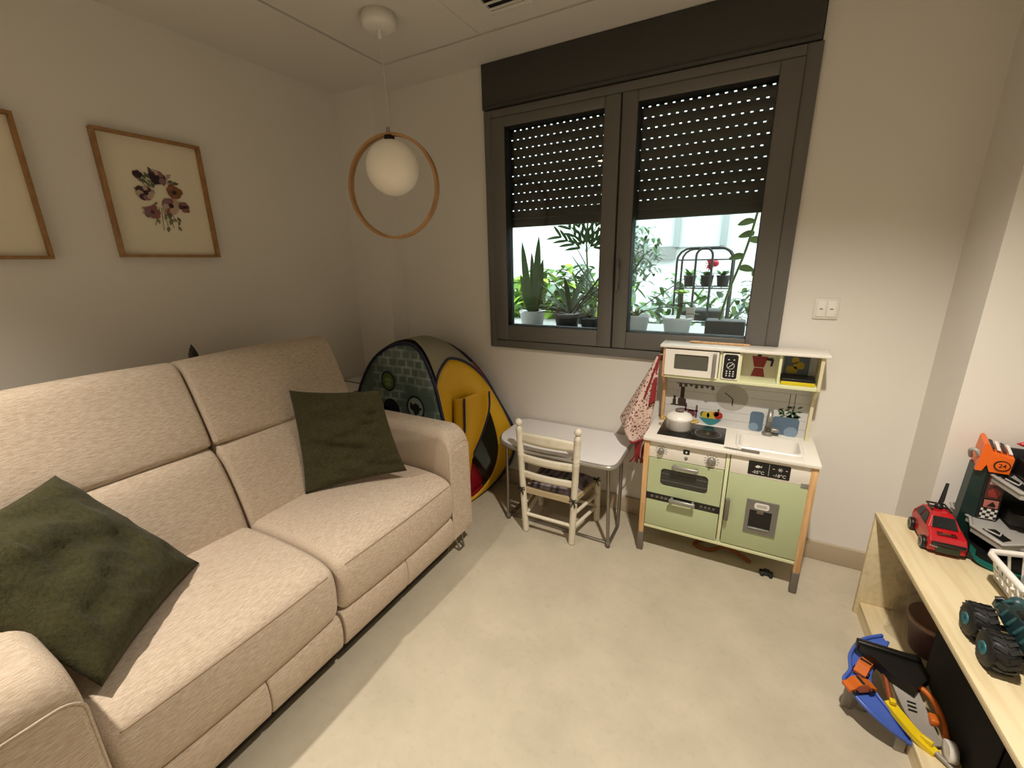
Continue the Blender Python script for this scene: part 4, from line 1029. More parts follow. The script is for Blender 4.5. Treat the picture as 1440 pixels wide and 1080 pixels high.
# ------------------------------------------------------------------ blue race track toy in front of the bench
trk = thing('race_track_toy', 'blue yellow and grey toy race track leaning on the floor before the bench', 'toy', (.48, -.8, 0))
M['blue'] = mat('blue_plastic', '#4763b8', .35)
M['tyel'] = mat('yellow_plastic', '#e0c318', .35)
M['torg'] = mat('orange_plastic', '#c9651c', .4)
M['tgry'] = mat('warm_grey_plastic', '#8f887e', .4)
def slab(mb, top, th): return mb.prism([Vector(p) - Vector((0, 0, th)) for p in top], (0, 0, th))
bl = MB()
def ribbon(mb, Lp, Rp, th, n=6):
    A = cat_rom(Lp, n); B = cat_rom(Rp, n); m = len(A); vs = []
    for a, b in zip(A, B): vs += [a, b, b - Vector((0, 0, th)), a - Vector((0, 0, th))]
    fs = [[4*i + k, 4*i + (k+1) % 4, 4*i + 4 + (k+1) % 4, 4*i + 4 + k] for i in range(m - 1) for k in range(4)]
    mb.add(vs, fs + [[0, 1, 2, 3], [4*m - 4, 4*m - 3, 4*m - 2, 4*m - 1]], False); return mb
bL = [(.535, -.575, .125), (.471, -.622, .118), (.430, -.700, .113), (.420, -.765, .110), (.397, -.814, .108), (.420, -.850, .100), (.455, -.880, .088), (.505, -.895, .066), (.548, -.895, .046)]
bR = [(.545, -.60, .125), (.520, -.655, .118), (.490, -.710, .113), (.468, -.772, .110), (.470, -.800, .106), (.480, -.822, .100), (.502, -.845, .088), (.530, -.868, .066), (.560, -.880, .046)]
ribbon(bl, bL, bR, .006)
blo = bl.build('blue_deck', M['blue'], trk)
MB().tube([Vector(p) + Vector((0, 0, .004)) for p in cat_rom(bL, 6)], .0055, 8).build('raised_edge', M['blue'], blo)
MB().tube([Vector(p) + Vector((0, 0, .004)) for p in cat_rom(bR, 6)], .0045, 8).build('raised_edge', M['blue'], blo)
for x, y, z in ((.420, -.80, .10), (.475, -.66, .11), (.53, -.885, .05), (.46, -.79, .10)):
    MB().box((x - .012, y - .006, 0), (x + .012, y + .006, z), .002).build('leg', M['tgry'], trk)
ye = MB(); ribbon(ye, [(.492, -.836, .108), (.516, -.866, .098), (.548, -.895, .082), (.586, -.920, .070)], [(.512, -.824, .112), (.536, -.848, .100), (.566, -.876, .084), (.602, -.906, .072)], .016); yo = ye.build('yellow_rail', M['tyel'], trk)
MB().box((.502, -.843, .108), (.517, -.828, .122), .003).build('rail_clip', M['tyel'], yo)
MB().box((.562, -.900, .074), (.590, -.890, .090), .003, rot=rot3('Z', R(-35)), piv=(.576, -.895, .08)).build('rail_clip', M['tyel'], yo)
gr = MB(); ribbon(gr, [(.512, -.742, .145), (.524, -.79, .118), (.546, -.845, .092), (.586, -.900, .074)], [(.570, -.768, .145), (.586, -.80, .118), (.600, -.845, .092), (.616, -.885, .074)], .006); gro = gr.build('grey_ramp', M['tgry'], trk)
for a in (0, .006, .012): MB().box((.548, -.812 - a*1.6, .1115 - a*.75), (.568, -.809 - a*1.6, .1135 - a*.75)).build('slot', M['black'], gro)
MB().tube(cat_rom([(.57, -.76, .14), (.605, -.785, .13), (.625, -.82, .10), (.635, -.85, .06)], 6), .008, 8).build('orange_rail', M['torg'], trk)
MB().box((.592, -.85, .092), (.612, -.82, .112), .005).build('orange_clip', M['torg'], trk)
MB().tube(cat_rom([(.500, -.73, .15), (.508, -.765, .12), (.515, -.80, .09)], 5), .008, 8).build('orange_rail', mat('dark_orange', '#8a4214', .5), trk)
rw = MB(); rw.lathe([(.018, -.007), (.027, -.009), (.027, .009), (.018, .007)], (.618, -.912, .090), 26, 'x'); rw.build('white_wheel', M['whitep'], trk)
MB().tube([(.592, -.914, .072), (.612, -.935, .068), (.625, -.955, .066)], .006, 8).build('end_hook', M['tgry'], trk)
blk = MB(); slab(blk, [(.440, -.690, .165), (.600, -.665, .165), (.610, -.74, .16), (.565, -.80, .155), (.515, -.775, .155)], .03); blk.box((.44, -.70, .14), (.60, -.68, .175), .004); blk.build('black_ramp', M['black'], trk)
def small_car(label, ce, yaw, pitch):
    t = thing('toy_car', label, 'toy car', ce, 'orange cars on the race track')
    m = MB(); bl_ = [(a * 1.7, b * 1.7) for a, b in [(-.024, .004), (-.025, .010), (-.016, .013), (-.010, .020), (.004, .021), (.012, .014), (.024, .010), (.025, .004)]]
    m.prism([(x, -.016, z) for x, z in bl_], (0, .032, 0)); 
    Mx = rot3('Z', yaw) @ rot3('Y', pitch)
    for v in m.v: v.xyz = Mx @ v + Vector(ce)
    m.build('car_body', M['torg'] if True else None, t)
    q = MB(); q.prism([(x * 1.7, -.0145, z * 1.7) for x, z in [(-.008, .0195), (.002, .0215), (.010, .0155), (.004, .0155), (-.004, .0185)]], (0, .029, 0))
    for v in q.v: v.xyz = Mx @ v + Vector(ce)
    q.build('windows', M['black'], t)
    for x in (-.025, .025):
        for s_ in (-1, 1):
            w_ = MB(); w_.lathe([(.009, -.003), (.009, .003)], (x, s_ * .0175, .009), 12, 'y')
            for v in w_.v: v.xyz = Mx @ v + Vector(ce)
            w_.build('wheel', M['black'], t)
small_car('orange toy car on the far upper part of the blue race track', (.458, -.745, .111), R(62), 0)
small_car('orange toy car on the near bend of the blue race track', (.432, -.826, .107), R(30), 0)

# ------------------------------------------------------------------ red toy car with antenna, on the bench top
BZ = .4502
rc = thing('red_toy_car', 'red toy car with black antenna at the far end of the bench top', 'toy car', (.645, -.43, BZ))
M['tred'] = mat('red_plastic', '#b0141c', .28, coat=.3)
M['win'] = mat('dark_window', '#15181a', .2)
cx0, cx1 = .600, .692
def prof_loft(mb, prof_, x0, x1, taper_z, taper):
    """side profile (y,z) swept across x, narrowing above taper_z"""
    n = len(prof_); rows = [(-1, .94), (-.93, .99), (-.8, 1.0), (0, 1.0), (.8, 1.0), (.93, .99), (1, .94)]
    cx = (x0 + x1) / 2; hw = (x1 - x0) / 2; cy = sum(p[0] for p in prof_) / n; cz = sum(p[1] for p in prof_) / n; vs = []
    for s_, k in rows:
        for y, z in prof_:
            tz = max(0, z - taper_z)
            vs.append((cx + s_ * (hw - tz * taper), cy + (y - cy) * k, cz + (z - cz) * k))
    m = len(rows)
    mb.add(vs, [[j*n + i, j*n + (i+1) % n, (j+1)*n + (i+1) % n, (j+1)*n + i] for j in range(m - 1) for i in range(n)] + [list(range(n)), [(m-1)*n + i for i in range(n)]], False); return mb
cprof = [(-.350, .462), (-.345, .495), (-.348, .515), (-.365, .545), (-.385, .556), (-.430, .556), (-.448, .550), (-.476, .522), (-.515, .510), (-.527, .495), (-.530, .470), (-.520, .460)]
cb = prof_loft(MB(), cprof, cx0, cx1, .512, .42).build('car_body', M['tred'], rc)
b_ = cb.modifiers.new('bev', 'BEVEL'); b_.width = .004; b_.segments = 2
def side_x(z): return .646 - (.046 - max(0, z - .512) * .42) - .0012
for s_ in (1, -1):
    for poly in (((-.366, .520), (-.378, .546), (-.406, .549), (-.406, .520)), ((-.413, .520), (-.413, .549), (-.434, .548), (-.462, .520))):
        MB().prism([(side_x(z) if s_ > 0 else 1.292 - side_x(z), y, z) for y, z in poly], (.003 * s_, 0, 0)).build('side_window', M['win'], rc)
sg = MB(); sg.add([(.614, -.4785, .5230), (.678, -.4785, .5230), (.672, -.4515, .5500), (.620, -.4515, .5500)], [[0, 1, 2, 3]]); sg.build('windscreen', M['win'], rc, solid=.003)
MB().box((.606, -.5335, .487), (.686, -.526, .499), .002).build('grille', M['win'], rc)
MB().box((.618, -.5335, .464), (.676, -.527, .484), .004).build('bumper_grille', mat('smoke', '#22301f', .3), rc)
MB().box((.622, -.510, .5120), (.670, -.487, .5168), .002).build('bonnet_recess', mat('dark_red', '#4a0a0c', .4), rc)
MB().box((.636, -.503, .5160), (.656, -.494, .5176), .001).build('bonnet_badge', mat('bronze_badge', '#7a3a18', .4), rc)
for k in range(4): MB().sphere((.604 + .005*k, -.5315, .484 - .001*k), .0025, 8, 6).build('light', M['silver'], rc)
for y in (-.380, -.495):
    for x, s_ in ((.598, -1), (.690, 1)):
        wo = MB().lathe([(.012, -.008), (.020, -.008), (.0215, -.004), (.0215, .006), (.018, .008), (.0001, .008)][::1], (x, y, BZ + .0215), 22, 'x').build('wheel', M['black'], rc)
        disc = MB(); 
        vs = []
        for k in range(24):
            a = 2*math.pi*k/24; vs += [(x + s_*.0086, y + .0125*math.cos(a), BZ + .0215 + .0125*math.sin(a)), (x + s_*.0086, y + .0155*math.cos(a), BZ + .0215 + .0155*math.sin(a))]
        disc.add(vs, [[2*k, 2*k+1, (2*k+3) % 48, (2*k+2) % 48] for k in range(24)]).build('rim', M['silver'], wo, solid=.001)
rr_ = MB()
for x in (.622, .668): rr_.tube([(x, -.372, .560), (x, -.430, .562)], .003, 6)
rr_.tube([(.622, -.372, .560), (.668, -.372, .560)], .003, 6); rr_.tube([(.622, -.40, .561), (.668, -.40, .561)], .003, 6)
rr_.sphere((.645, -.40, .562), .012, 12, 8); rr_.build('roof_rack', M['black'], rc)
MB().tube([(.645, -.40, .565), (.650, -.395, .585), (.660, -.375, .640)], [.006, .007, .0045], 8).build('antenna', M['black'], rc)

# ------------------------------------------------------------------ toy parking garage
ga = thing('toy_garage', 'multi level toy parking garage with orange top behind the red toy car', 'toy garage', (.80, -.42, BZ))
M['dgreen'] = mat('dark_teal_plastic', '#0f2a26', .35)
M['dteal'] = mat('teal_plastic', '#1a5d50', .35)
M['lgrey'] = mat('light_grey_plastic', '#a09d97', .35)
M['orange'] = mat('bright_orange', '#e8660f', .35)
gb_ = MB(); slab(gb_, [(.700, -.505, BZ + .022), (.722, -.400, BZ + .03), (.735, -.335, BZ + .03), (.925, -.335, BZ + .03), (.925, -.545, BZ + .03), (.80, -.545, BZ + .03)], .021); gb_.build('base', M['black'], ga)
rp_ = MB(); ribbon(rp_, [(.700, -.515, BZ + .034), (.716, -.538, BZ + .014), (.756, -.560, BZ + .005), (.80, -.575, BZ + .004)], [(.716, -.470, BZ + .036), (.740, -.500, BZ + .016), (.775, -.530, BZ + .006), (.82, -.55, BZ + .005)], .003); rp_.build('exit_ramp', M['dteal'], ga)
tw = MB(); tw.prism([(.700, -.385, .48), (.742, -.385, .48), (.742, -.345, .48), (.700, -.345, .48)], (.006, 0, .245)); tw.build('column', M['dgreen'], ga)
pt = MB(); pt.prism([(.744, -.388, .48), (.790, -.392, .48), (.790, -.350, .48), (.744, -.350, .48)], (-.006, 0, .235)); pto = pt.build('printed_tower', mat('tower_black', '#1d1a19', .45), ga)
def tower_face(poly, m, name, lab=None, dy=.0):
    mb = MB(); mb.prism([(x, -.3935 - dy + (-.0), z) for x, z in poly], (0, .0015, 0)); return mb.build(name, m, pto, label=lab)
tower_face([(.747, .546), (.786, .546), (.785, .582), (.746, .582)], M['check'], 'chequered_print', 'black and white chequered band')
tower_face([(.749, .587), (.783, .587), (.782, .613), (.748, .613)], mat('print_salmon', '#b56a5e', .5), 'salmon_print', 'salmon printed sign')
tower_face([(.756, .591), (.776, .591), (.776, .597), (.768, .609), (.762, .600)], M['black'], 'sign_mark', dy=.001)
tower_face([(.745, .619), (.784, .619), (.782, .694), (.744, .694)], mat('print_brown', '#4a2420', .5), 'brown_print', 'brown red printed figure panel')
tower_face([(.753, .625), (.776, .625), (.780, .645), (.764, .658), (.749, .645)], mat('print_redbrown', '#8a2c22', .5), 'red_shape', dy=.001)
tower_face([(.748, .668), (.781, .668), (.778, .684), (.764, .676), (.751, .686)], mat('print_peach', '#b88a78', .5), 'peach_shape', dy=.001)
def deck(z, front, th, nm):
    t = MB(); P = [Vector((x, y, z)) for x, y in front]
    slab(t, P, th); o = t.build(nm, M['lgrey'], ga)
    rail = [p + Vector((0, 0, .002)) for p in P]
    MB().tube(rail, .005, 8, closed=True).build('rail', M['lgrey'], o)
    return o
d1 = deck(.540, [(.705, -.313), (.700, -.345), (.728, -.395), (.712, -.455), (.752, -.548), (.80, -.520), (.935, -.520), (.935, -.30), (.727, -.295)], .018, 'lower_deck')
d2 = deck(.698, [(.742, -.325), (.744, -.362), (.752, -.415), (.770, -.510), (.815, -.515), (.935, -.48), (.935, -.30), (.775, -.29)], .018, 'upper_deck')
for o_, z, pts in ((d1, .5405, [(.735, -.46), (.760, -.525), (.785, -.505), (.768, -.45)]), (d2, .6985, [(.765, -.40), (.785, -.49), (.81, -.47), (.792, -.39)])):
    MB().prism([(x, y, z) for x, y in pts], (0, 0, .0015)).build('floor_cutout', M['black'], o_)
for o_, z, pts in ((d1, .546, [(.738, -.47), (.76, -.50), (.776, -.47)]), (d2, .704, [(.768, -.42), (.782, -.46), (.80, -.43)])):
    MB().tube([(x, y, z) for x, y in pts], .003, 6).build('cross_rail', M['lgrey'], o_)
og = MB(); og.prism([(.703, -.40, .712), (.708, -.40, .800), (.714, -.40, .806), (.722, -.40, .800), (.735, -.40, .775), (.782, -.402, .765), (.780, -.402, .712), (.735, -.40, .712), (.726, -.40, .735), (.718, -.40, .712)], (.012, .075, .010))
ogo = og.build('orange_top', M['orange'], ga)
rb = MB(); rb.prism([(.742, -.4035, .720), (.774, -.4035, .720), (.774, -.4035, .756), (.742, -.4035, .756)][0:0] or [(x, -.4045, z) for x, z in circ(.759, .738, .019, 26, .0165)], (0, .003, 0)); rbo = rb.build('oval_badge', M['black'], ogo, label='oval black outlined badge')
MB().prism([(x, -.4052, z) for x, z in circ(.759, .738, .016, 26, .0135)], (0, .001, 0)).build('badge_ground', M['orange'], rbo)
text_mb('24', .018, (.759, -.4058, .738), (1, 0, 0), (0, 0, 1), .0006).build('badge_mark', M['black'], rbo)
for k in range(4):
    p0 = Vector((.728 + .014*k, -.392, .7885 - .004*k)); MB().prism([p0, p0 + Vector((.009, 0, -.0025)), p0 + Vector((.021, .062, .0055)), p0 + Vector((.012, .062, .008))], (0, 0, .003)).build('top_stripe', M['black'] if k % 2 == 0 else M['whitep'], ogo)
# back wall of the garage and dark parts on its right
MB().box((.79, -.34, .48), (.925, -.33, .78), .002).build('rear_wall', mat('garage_dark', '#171514', .5), ga)
MB().box((.80, -.44, .56), (.93, -.345, .60), .004).build('lift_body', M['black'], ga)
MB().box((.805, -.47, .705), (.93, -.35, .76), .006).build('launcher', M['black'], ga)
MB().box((.83, -.478, .56), (.93, -.45, .575), .002).build('orange_sign', mat('dim_orange', '#8a3c14', .5), ga)
gr_ = MB(); gr_.tube(cat_rom([(.70, -.36, .742), (.690, -.375, .768), (.698, -.39, .775), (.708, -.39, .76)], 5), .006, 8); gr_.build('side_arm', M['lgrey'], ga)
# red thing on the garage, cut by the frame
tr = thing('pointed_toy', 'pointed red toy on top of the garage cut by the right edge of the photo', 'toy', (.875, -.338, .781))
MB().lathe([(.0001, -.075), (.007, -.06), (.013, -.03), (.016, 0), (.016, .05), (.0001, .06)], (.875, -.338, .797), 16, 'x').build('body', M['tred'], tr)
MB().box((.870, -.372, .795), (.895, -.304, .799), .002).build('wing', M['tred'], tr)
MB().box((.862, -.345, .781), (.874, -.331, .790)).build('stand', M['black'], tr)

# ------------------------------------------------------------------ white shopping basket, on the bench
bk_ = thing('toy_basket', 'white plastic wire toy basket on the bench at the right edge', 'basket', (.80, -.69, BZ))
bt = [(.735, -.60), (.90, -.60), (.90, -.77), (.735, -.77)]
tp_ = [(.692, -.645), (.700, -.625), (.90, -.57), (.915, -.58), (.915, -.83), (.72, -.825), (.70, -.81)]
MB().tube([(x, y, .555) for x, y in tp_], .0085, 10, closed=True).build('rim', M['whitep'], bk_)
MB().prism([(x, y, BZ + .004) for x, y in bt], (0, 0, .005)).build('basket_floor', M['whitep'], bk_)
MB().tube([(x, y, BZ + .008) for x, y in bt], .006, 8, closed=True).build('bottom_rim', M['whitep'], bk_)
for i in range(7):
    u = i / 6
    MB().tube([(.735, -.60 - .17*u, BZ + .008), (.700, -.64 - .17*u, .553)], .0035, 6).build('wire', M['whitep'], bk_)
    MB().tube([(.735 + .165*u, -.60, BZ + .008), (.705 + .205*u, -.622 + .052*u, .553)], .0035, 6).build('wire', M['whitep'], bk_)
    MB().tube([(.735 + .165*u, -.77, BZ + .008), (.715 + .195*u, -.826, .553)], .0035, 6).build('wire', M['whitep'], bk_)
MB().tube([(.718, -.62, .50), (.718, -.795, .50)], .003, 6).build('wire', M['whitep'], bk_)
gt = MB(); gt.box((.76, -.72, BZ + .012), (.86, -.64, BZ + .07), .012); tag(gt.build('toy_block', mat('grey_blue', '#8c959c', .5)), 'grey toy block inside the white basket', 'toy')

# ------------------------------------------------------------------ monster truck, on the bench
mt = thing('monster_truck', 'black and teal toy monster truck with huge tyres on the bench top', 'toy truck', (.665, -.945, BZ))
WR = .043
tyre = mat('tyre_rubber', '#131211', .55)
hubm = mat('teal_hub', '#2f6b75', .4)
random.seed(4)
def truck_wheel(x, y, s_):
    m = MB(); n = 24
    pr_ = [(.014, -.024), (.030, -.026), (.039, -.022), (.043, -.012), (.043, .012), (.039, .022), (.030, .026), (.014, .024)]
    m.lathe(pr_, (x, y, BZ + WR), n, 'x')
    for k in range(16):
        a = 2*math.pi*k/16; Mx = rot3('X', a)
        for q in (-1, 1):
            v = MB(); v.box((-.010, -.004, .0405), (.010, .004, .0450)); 
            sk_ = rot3('Z', R(28 * q))
            m.add([Mx @ (sk_ @ Vector((p.x, p.y, p.z)) + Vector((q * .011, 0, 0))) + Vector((x, y, BZ + WR)) for p in v.v], v.f)
    w_ = m.build('wheel', tyre, mt)
    MB().lathe([(.0001, s_*.020), (.005, s_*.0275), (.008, s_*.0255), (.0115, s_*.0258), (.0145, s_*.0285), (.0165, s_*.022)], (x, y, BZ + WR), 20, 'x').build('hub', hubm, w_)
for y in (-.888, -.985):
    truck_wheel(.600, y, -1); truck_wheel(.745, y, 1)
    MB().tube([(.615, y, BZ + WR), (.73, y, BZ + WR)], .007, 8).build('axle', M['black'], mt)
tb_ = MB(); tprof = [(-.835, .522), (-.840, .540), (-.855, .552), (-.885, .556), (-.905, .578), (-.945, .582), (-.968, .562), (-1.03, .552), (-1.048, .540), (-1.05, .520), (-.94, .510)]
tbo = prof_loft(tb_, tprof, .632, .712, .545, .5).build('truck_body', mat('dark_teal_body', '#1b3336', .35), mt)
for y in (-.888, -.985):
    MB().tube([(.655, y, BZ + WR), (.66, y + .01, .522)], .004, 6).build('suspension', M['silver'], mt); MB().tube([(.69, y, BZ + WR), (.685, y + .01, .522)], .004, 6).build('suspension', M['silver'], mt)
MB().box((.645, -1.02, .495), (.70, -.865, .512), .004).build('chassis', M['black'], mt)
for k in range(6):
    MB().tube(cat_rom([(.633, -.86 - .03*k, .528), (.640, -.865 - .03*k, .550), (.652, -.87 - .03*k, .562 + .012 * (1 if 1 < k < 4 else 0))], 4), .0045, 6).build('bone_rib', mat('teal_rib', '#31575a', .4), tbo)
hd_ = MB(); hd_.sphere((.672, -.850, .548), .018, 16, 10, (1, .9, .8)); hd_.build('bonnet_skull', mat('skull_teal', '#24464a', .4), tbo)
for x in (.662, .682): MB().sphere((x, -.832, .573), .005, 8, 6).build('eye', M['whitep'], tbo)
MB().tube([(.652, -.866, .548), (.640, -.858, .554), (.630, -.855, .548)], .007, 8).build('horn', M['black'], tbo)
MB().prism([(.652, -.915, .5825), (.69, -.915, .5825), (.69, -.935, .5825), (.652, -.935, .5825)], (0, 0, .002)).build('roof_mark', M['whitep'], tbo)
MB().prism([(.6395, -.91, .555), (.6395, -.945, .555), (.643, -.94, .572), (.643, -.915, .572)], (.003, 0, 0)).build('side_window', M['win'], tbo)

# ------------------------------------------------------------------ patio outside the window
M['pwall'] = mat('patio_white', '#d9dcda', .85)
M['pfloor'] = mat('patio_floor', '#a9aaa6', .8)
struct('patio_floor', MB().box((-4.2, .2, .40), (2.2, 3.0, .50)), M['pfloor'])
struct('patio_wall_back', MB().box((-4.2, 2.6, .5), (2.2, 2.7, 3.2)), M['pwall'])
struct('patio_wall_left', MB().box((-4.2, .2, .5), (-4.1, 2.6, 3.2)), M['pwall'])
struct('patio_wall_right', MB().box((2.1, .2, .5), (2.2, 2.6, 3.2)), M['pwall'])
struct('facade_wall', MB().box((-4.2, .2, H), (2.2, .3, 3.2)), M['pwall'])
M['pfr'] = mat('patio_window_grey', '#9aa0a0', .5)
pw = bpy.data.objects.new('window_2', None); C.objects.link(pw); pw.location = (-.7, 2.6, 1.5); pw['kind'] = 'structure'
fr_ = MB()
for x in (-1.14, -.70, -.27): fr_.box((x - .028, 2.55, 1.5), (x + .028, 2.60, 2.6))
fr_.build('window_frame', M['pfr'], pw)
MB().box((-1.14, 2.575, 1.5), (-.27, 2.598, 2.6)).build('pane', mat('bright_blind', '#c9cfce', .4), pw)
MB().box((-1.14, 2.56, 1.38), (-.70, 2.60, 1.51)).build('sill_panel', mat('panel_grey', '#8b8d8a', .6), pw)
led = struct('patio_ledge', MB().box((-1.9, .30, .5), (.6, .85, .958)), M['pfloor'])

GR = {k: mat('leaf_' + k, v, .75, spec=.2) for k, v in dict(dark='#38552a', mid='#5e8d3f', bright='#9dc04a', grey='#7f9484', deep='#2c3f26', olive='#5b6b3c').items()}
def blade(mb, base, d, L, wd, droop=0.0, n=7, fold=.25, face=None):
    base = Vector(base); d = Vector(d).normalized(); side = d.cross(Vector((0, 0, 1)))
    if face: f_ = Vector(face).normalized(); side = d.cross(f_)
    if side.length < .1: side = Vector((random.uniform(-1, 1), random.uniform(-1, 1), 0))
    side.normalize(); up = side.cross(d); vs = []
    for i in range(n + 1):
        t = i / n; p = base + d * L * t + Vector((0, 0, -droop * L * t * t))
        w_ = wd * (math.sin(math.pi * min(1, .12 + t * .88)) ** .7) * (1 if t < .98 else .05)
        vs += [p - side * w_, p - up * w_ * fold, p + side * w_]
    fs = []
    for i in range(n):
        a = 3 * i; fs += [[a, a+1, a+4, a+3], [a+1, a+2, a+5, a+4]]
    mb.add(vs, fs, True)
def pot_part(t, x, y, z, r, h, m, square=False):
    o = MB()
    if square: o.box((x - r, y - r*.6, z), (x + r, y + r*.6, z + h), .008)
    else: o.lathe([(r*.78, z), (r*.96, z + h*.88), (r*1.02, z + h*.88), (r*1.04, z + h), (r*.94, z + h), (r*.9, z + h*.9), (.0001, z + h*.9)], (x, y, 0), 22)
    return o.build('plant_pot', m, t)
M['wpot'] = mat('white_pot', '#dcdedd', .4); M['dpot'] = mat('dark_pot', '#2b2b2a', .5)
ZL = .958
def plant(label, x, y, z, r, h, m, square=False, group='potted plants outside the window'):
    t = thing('potted_plant', label, 'plant', (x, y, z), group); pot_part(t, x, y, z, r, h, m, square); return t
random.seed(21)
# snake plant in a white pot, far left of the window
t = plant('snake plant with upright blades in a white pot behind the left pane', -1.27, .42, ZL, .088, .11, M['wpot'])
m = MB()
for dx, dy, L, wd, a in ((-.03, 0, .47, .024, -.10), (.02, .01, .50, .026, .06), (.05, -.01, .36, .024, .16), (-.05, .02, .27, .020, -.28), (.03, -.03, .25, .022, .2), (0, .03, .40, .02, -.02)):
    blade(m, (-1.27 + dx*.6, .42 + dy, ZL + .09), (a, random.uniform(-.05, .05), 1), L, wd, 0, 8, .35, (random.uniform(.1, .5), -1, 0))
for a in (-.9, .8, 1.2): blade(m, (-1.27, .42, ZL + .10), (a, -.3, .5), .26, .026, .35)
m.build('leaves', GR['dark'], t)
# dracaena in a dark pot
t = plant('spiky dracaena in a dark pot right of the snake plant', -1.02, .42, ZL, .085, .10, M['dpot'])
m = MB()
for k in range(16):
    a = random.uniform(0, 6.28); e = random.uniform(.25, 1.4); blade(m, (-1.0, .42, ZL + .10), (math.cos(a), .5*math.sin(a), e), random.uniform(.25, .42), .016, .25)
for k in range(3): blade(m, (-.97, .40, ZL + .1), (.55 + .2*k, -.1, .75), .48, .016, .05)
blade(m, (-1.03, .40, ZL + .1), (-.9, -.1, .10), .34, .02, .1); blade(m, (-1.02, .40, ZL + .12), (-.7, -.2, .95), .3, .03, .2)
m.build('leaves', GR['deep'], t)
# tall palm stem crown behind
t = plant('tall slender palm with feathery fronds behind the left pane', -.99, .70, ZL - .0, .07, .10, M['dpot'])
MB().tube([(-.99, .70, ZL + .08), (-.985, .70, 1.3), (-1.0, .70, 1.50)], .006, 8).build('stem', GR['olive'], t)
m = MB()
for k in range(7):
    a = -1.2 + 2.5 * k / 6; tip = Vector((math.sin(a), random.uniform(-.2, .1), math.cos(a) + .2)).normalized(); L = random.uniform(.24, .32)
    for q in range(1, 5):
        p_ = Vector((-1.0, .70, 1.44)) + tip * L * q / 5
        for s_ in (-1, 1): blade(m, p_, tip + Vector((s_ * .55 * tip.z, 0, -s_ * .55 * tip.x)), .11, .010, .15, 4, .2, (.2, -1, .2))
    blade(m, (-1.0, .70, 1.44), tip, L * 1.1, .008, 0, 4)
m.build('fronds', GR['dark'], t)
# spiky plant low right in the left pane
t = plant('small striped leaf plant in a dark pot by the centre post of the window', -.86, .40, ZL, .06, .08, M['dpot'])
m = MB()
for k in range(18):
    a = random.uniform(0, 6.28); blade(m, (-.86, .40, ZL + .08), (math.cos(a), .5*math.sin(a), random.uniform(.1, .9)), random.uniform(.10, .2), .013, .4)
m.build('leaves', GR['olive'], t)
t = plant('dark fan leaved plant with tall blades beside the window centre post', -.80, .62, ZL, .06, .09, M['dpot'])
m = MB()
for k in range(12):
    a = random.uniform(-.8, .55); blade(m, (-.80, .62, ZL + .08), (math.sin(a), random.uniform(-.2, .2), math.cos(a)), random.uniform(.35, .62), .017, .1)
m.build('leaves', GR['deep'], t)
# bushy bright foliage in the middle distance
def bush(label, x, y, z, rx, ry, rz, n, leafL, cols, pot_r=.10):
    t = plant(label, x, y, .5, pot_r, .22, M['dpot'])
    MB().tube([(x, y, .68), (x + .01, y, z)], .009, 8).build('stem', GR['olive'], t)
    ms = {c_: MB() for c_ in cols}
    for k in range(n):
        while True:
            q = Vector((random.uniform(-1, 1), random.uniform(-1, 1), random.uniform(-1, 1)))
            if q.length < 1: break
        p_ = Vector((x + q.x*rx, y + q.y*ry, z + q.z*rz))
        d = Vector((random.uniform(-1, 1), random.uniform(-1, 1), random.uniform(-.5, .5)))
        blade(ms[random.choice(cols)], p_, d, leafL * random.uniform(.7, 1.2), leafL * .2, .5, 4, .2)
    for c_, mb_ in ms.items(): mb_.build('foliage', GR[c_], t)
bush('bright green broad leaved bush behind the snake plant', -1.55, 1.05, 1.10, .30, .22, .28, 260, .15, ['bright', 'mid'])
bush('bright green broad leaved bush behind the dracaena', -1.20, 1.05, 1.10, .27, .22, .28, 260, .15, ['bright', 'mid', 'grey'])
bush('mid green low bush on the patio behind the window centre post', -.80, 1.15, .98, .24, .2, .26, 130, .14, ['mid', 'grey'])
bush('grey green small leaved tree at the left of the right pane', -.92, 1.75, 1.42, .24, .22, .26, 420, .07, ['grey', 'grey', 'dark'], .14)
bush('pale low shrub behind the wire stand', -.50, 1.9, 1.0, .34, .2, .28, 200, .10, ['grey', 'mid'], .14)
bush('pale shrub by the right side of the patio', .02, 1.6, 1.02, .2, .2, .22, 120, .09, ['grey', 'olive'], .12)
# right pane
t = plant('spider plant in a white pot left of the right pane', -.575, .42, ZL, .075, .11, M['wpot'])
m = MB()
for k in range(22):
    a = random.uniform(0, 6.28); blade(m, (-.575, .42, ZL + .10), (math.cos(a), .6*math.sin(a), random.uniform(.1, .9)), random.uniform(.12, .24), .012, .5)
m.build('leaves', GR['olive'], t)
m = MB()
for d_, L, w_ in (((.80, .0, .60), .42, .018), ((.9, -.05, .22), .34, .017), ((-.3, 0, .9), .30, .016)): blade(m, (-.60, .42, ZL + .12), d_, L, w_, .02, 8)
m.build('long_leaves', GR['deep'], t)
t = plant('small rosette plant in a white pot in the middle of the right pane', -.345, .42, ZL, .082, .105, M['wpot'])
MB().tube([(-.345, .42, ZL + .09), (-.33, .42, 1.12), (-.335, .42, 1.19)], .011, 8).build('stem', GR['olive'], t)
m = MB()
for k in range(11):
    a = 2*math.pi*k/11; blade(m, (-.335, .42, 1.19), (math.cos(a), .7*math.sin(a), .55), .07, .012, .3, 4)
m.build('leaves', GR['bright'], t)
m = MB()
for k in range(5): blade(m, (-.33, .42, 1.08 + .015*k), (math.cos(k*1.4), .6*math.sin(k*1.4), .3), .11, .032, .3, 6)
m.build('dark_leaves', GR['deep'], t)
MB().box((-.30, .405, 1.05), (-.255, .409, 1.12), .001).build('plant_tag', M['whitep'], t)
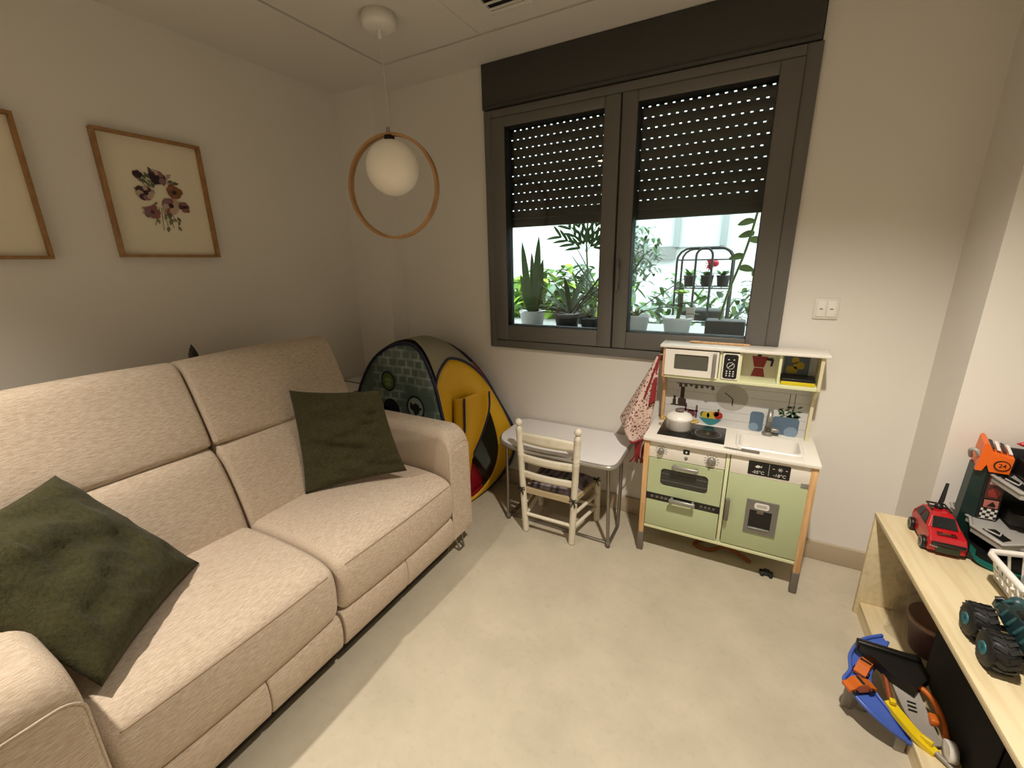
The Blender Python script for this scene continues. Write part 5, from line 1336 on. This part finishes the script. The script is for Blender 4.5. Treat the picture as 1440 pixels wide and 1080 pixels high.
t = plant('tall thin stemmed plant in a black trough at the right of the right pane', -.095, .42, ZL, .098, .10, M['dpot'], True)
m = MB(); m.tube(cat_rom([(-.13, .42, ZL + .08), (-.10, .42, 1.2), (-.04, .42, 1.42), (-.005, .42, 1.62)], 6), .006, 8); m.build('stem', GR['olive'], t)
m = MB()
for k, (x, z) in enumerate(((-.02, 1.56), (-.03, 1.47), (-.045, 1.39), (-.06, 1.33), (-.01, 1.50), (.0, 1.30))):
    blade(m, (x, .42, z), (-1 if k % 2 == 0 else .9, .1, .12), .075, .020, .3, 6, .2, (.2, -1, .35))
m.build('leaves', GR['olive'], t)
# wire plant stand
stn = thing('wire_plant_stand', 'black wire arch top plant stand outside behind the right pane', 'plant stand', (-.285, 1.0, .5))
M['wire'] = mat('black_wire', '#20211f', .5)
def arch(x0, x1, y, z0, z1, r):
    pts = [(x0, y, z0), (x0, y, z1 - r)] + [(x0 + r - r*math.cos(R(a)), y, z1 - r + r*math.sin(R(a))) for a in (20, 45, 70, 90)] + [(x1 - r + r*math.sin(R(a)), y, z1 - r + r*math.cos(R(a))) for a in (0, 20, 45, 70, 90)] + [(x1, y, z0)]
    return MB().tube(pts, .0075, 8)
arch(-.455, -.115, 1.0, .5, 1.450, .08).build('arch_frame', M['wire'], stn)
arch(-.455, -.115, 1.25, .5, 1.450, .08).build('arch_frame', M['wire'], stn)
arch(-.335, -.235, .99, .92, 1.450, .05).build('inner_arch', M['wire'], stn)
for z in (.96, 1.19, 1.375):
    s2 = MB()
    for y in (1.0, 1.25): s2.tube([(-.455, y, z), (-.115, y, z)], .005, 6)
    for k in range(7 if z < 1.3 else 0): s2.tube([(-.455 + .34*k/6, 1.0, z), (-.455 + .34*k/6, 1.25, z)], .003, 6)
    s2.build('wire_shelf', M['wire'], stn)
for k, (x, z, lab) in enumerate(((-.375, 1.196, 'left'), (-.265, 1.196, 'middle'), (-.165, 1.196, 'right'))):
    t = plant('little plant in a dark pot on the wire stand, %s of three' % lab, x, 1.1, z, .042, .075, M['dpot'])
    m = MB()
    for q in range(16):
        a = random.uniform(0, 6.28); blade(m, (x, 1.1, z + .07), (math.cos(a), math.sin(a), random.uniform(.3, 1.4)), random.uniform(.05, .11), .012, .3, 4)
    m.build('leaves', GR['dark' if k else 'mid'], t)
    if k == 1:
        m = MB(); m.tube([(x, 1.1, z + .07), (x + .01, 1.08, 1.345)], .003, 6); m.build('flower_stem', GR['mid'], t)
        m = MB()
        for q in range(9):
            a = 2*math.pi*q/9; blade(m, (x + .01, 1.08, 1.345), (math.cos(a), -.3, math.sin(a)), .04, .016, 0, 4)
        m.sphere((x + .045, 1.08, 1.35), .022, 10, 8); m.build('flower', mat('red_bloom', '#c01f38', .5), t)
tr2 = MB(); tr2.box((-.42, 1.02, .968), (-.14, 1.22, 1.04), .01); tag(tr2.build('plant_trough', M['dpot']), 'black trough on the lowest shelf of the wire stand', 'trough')
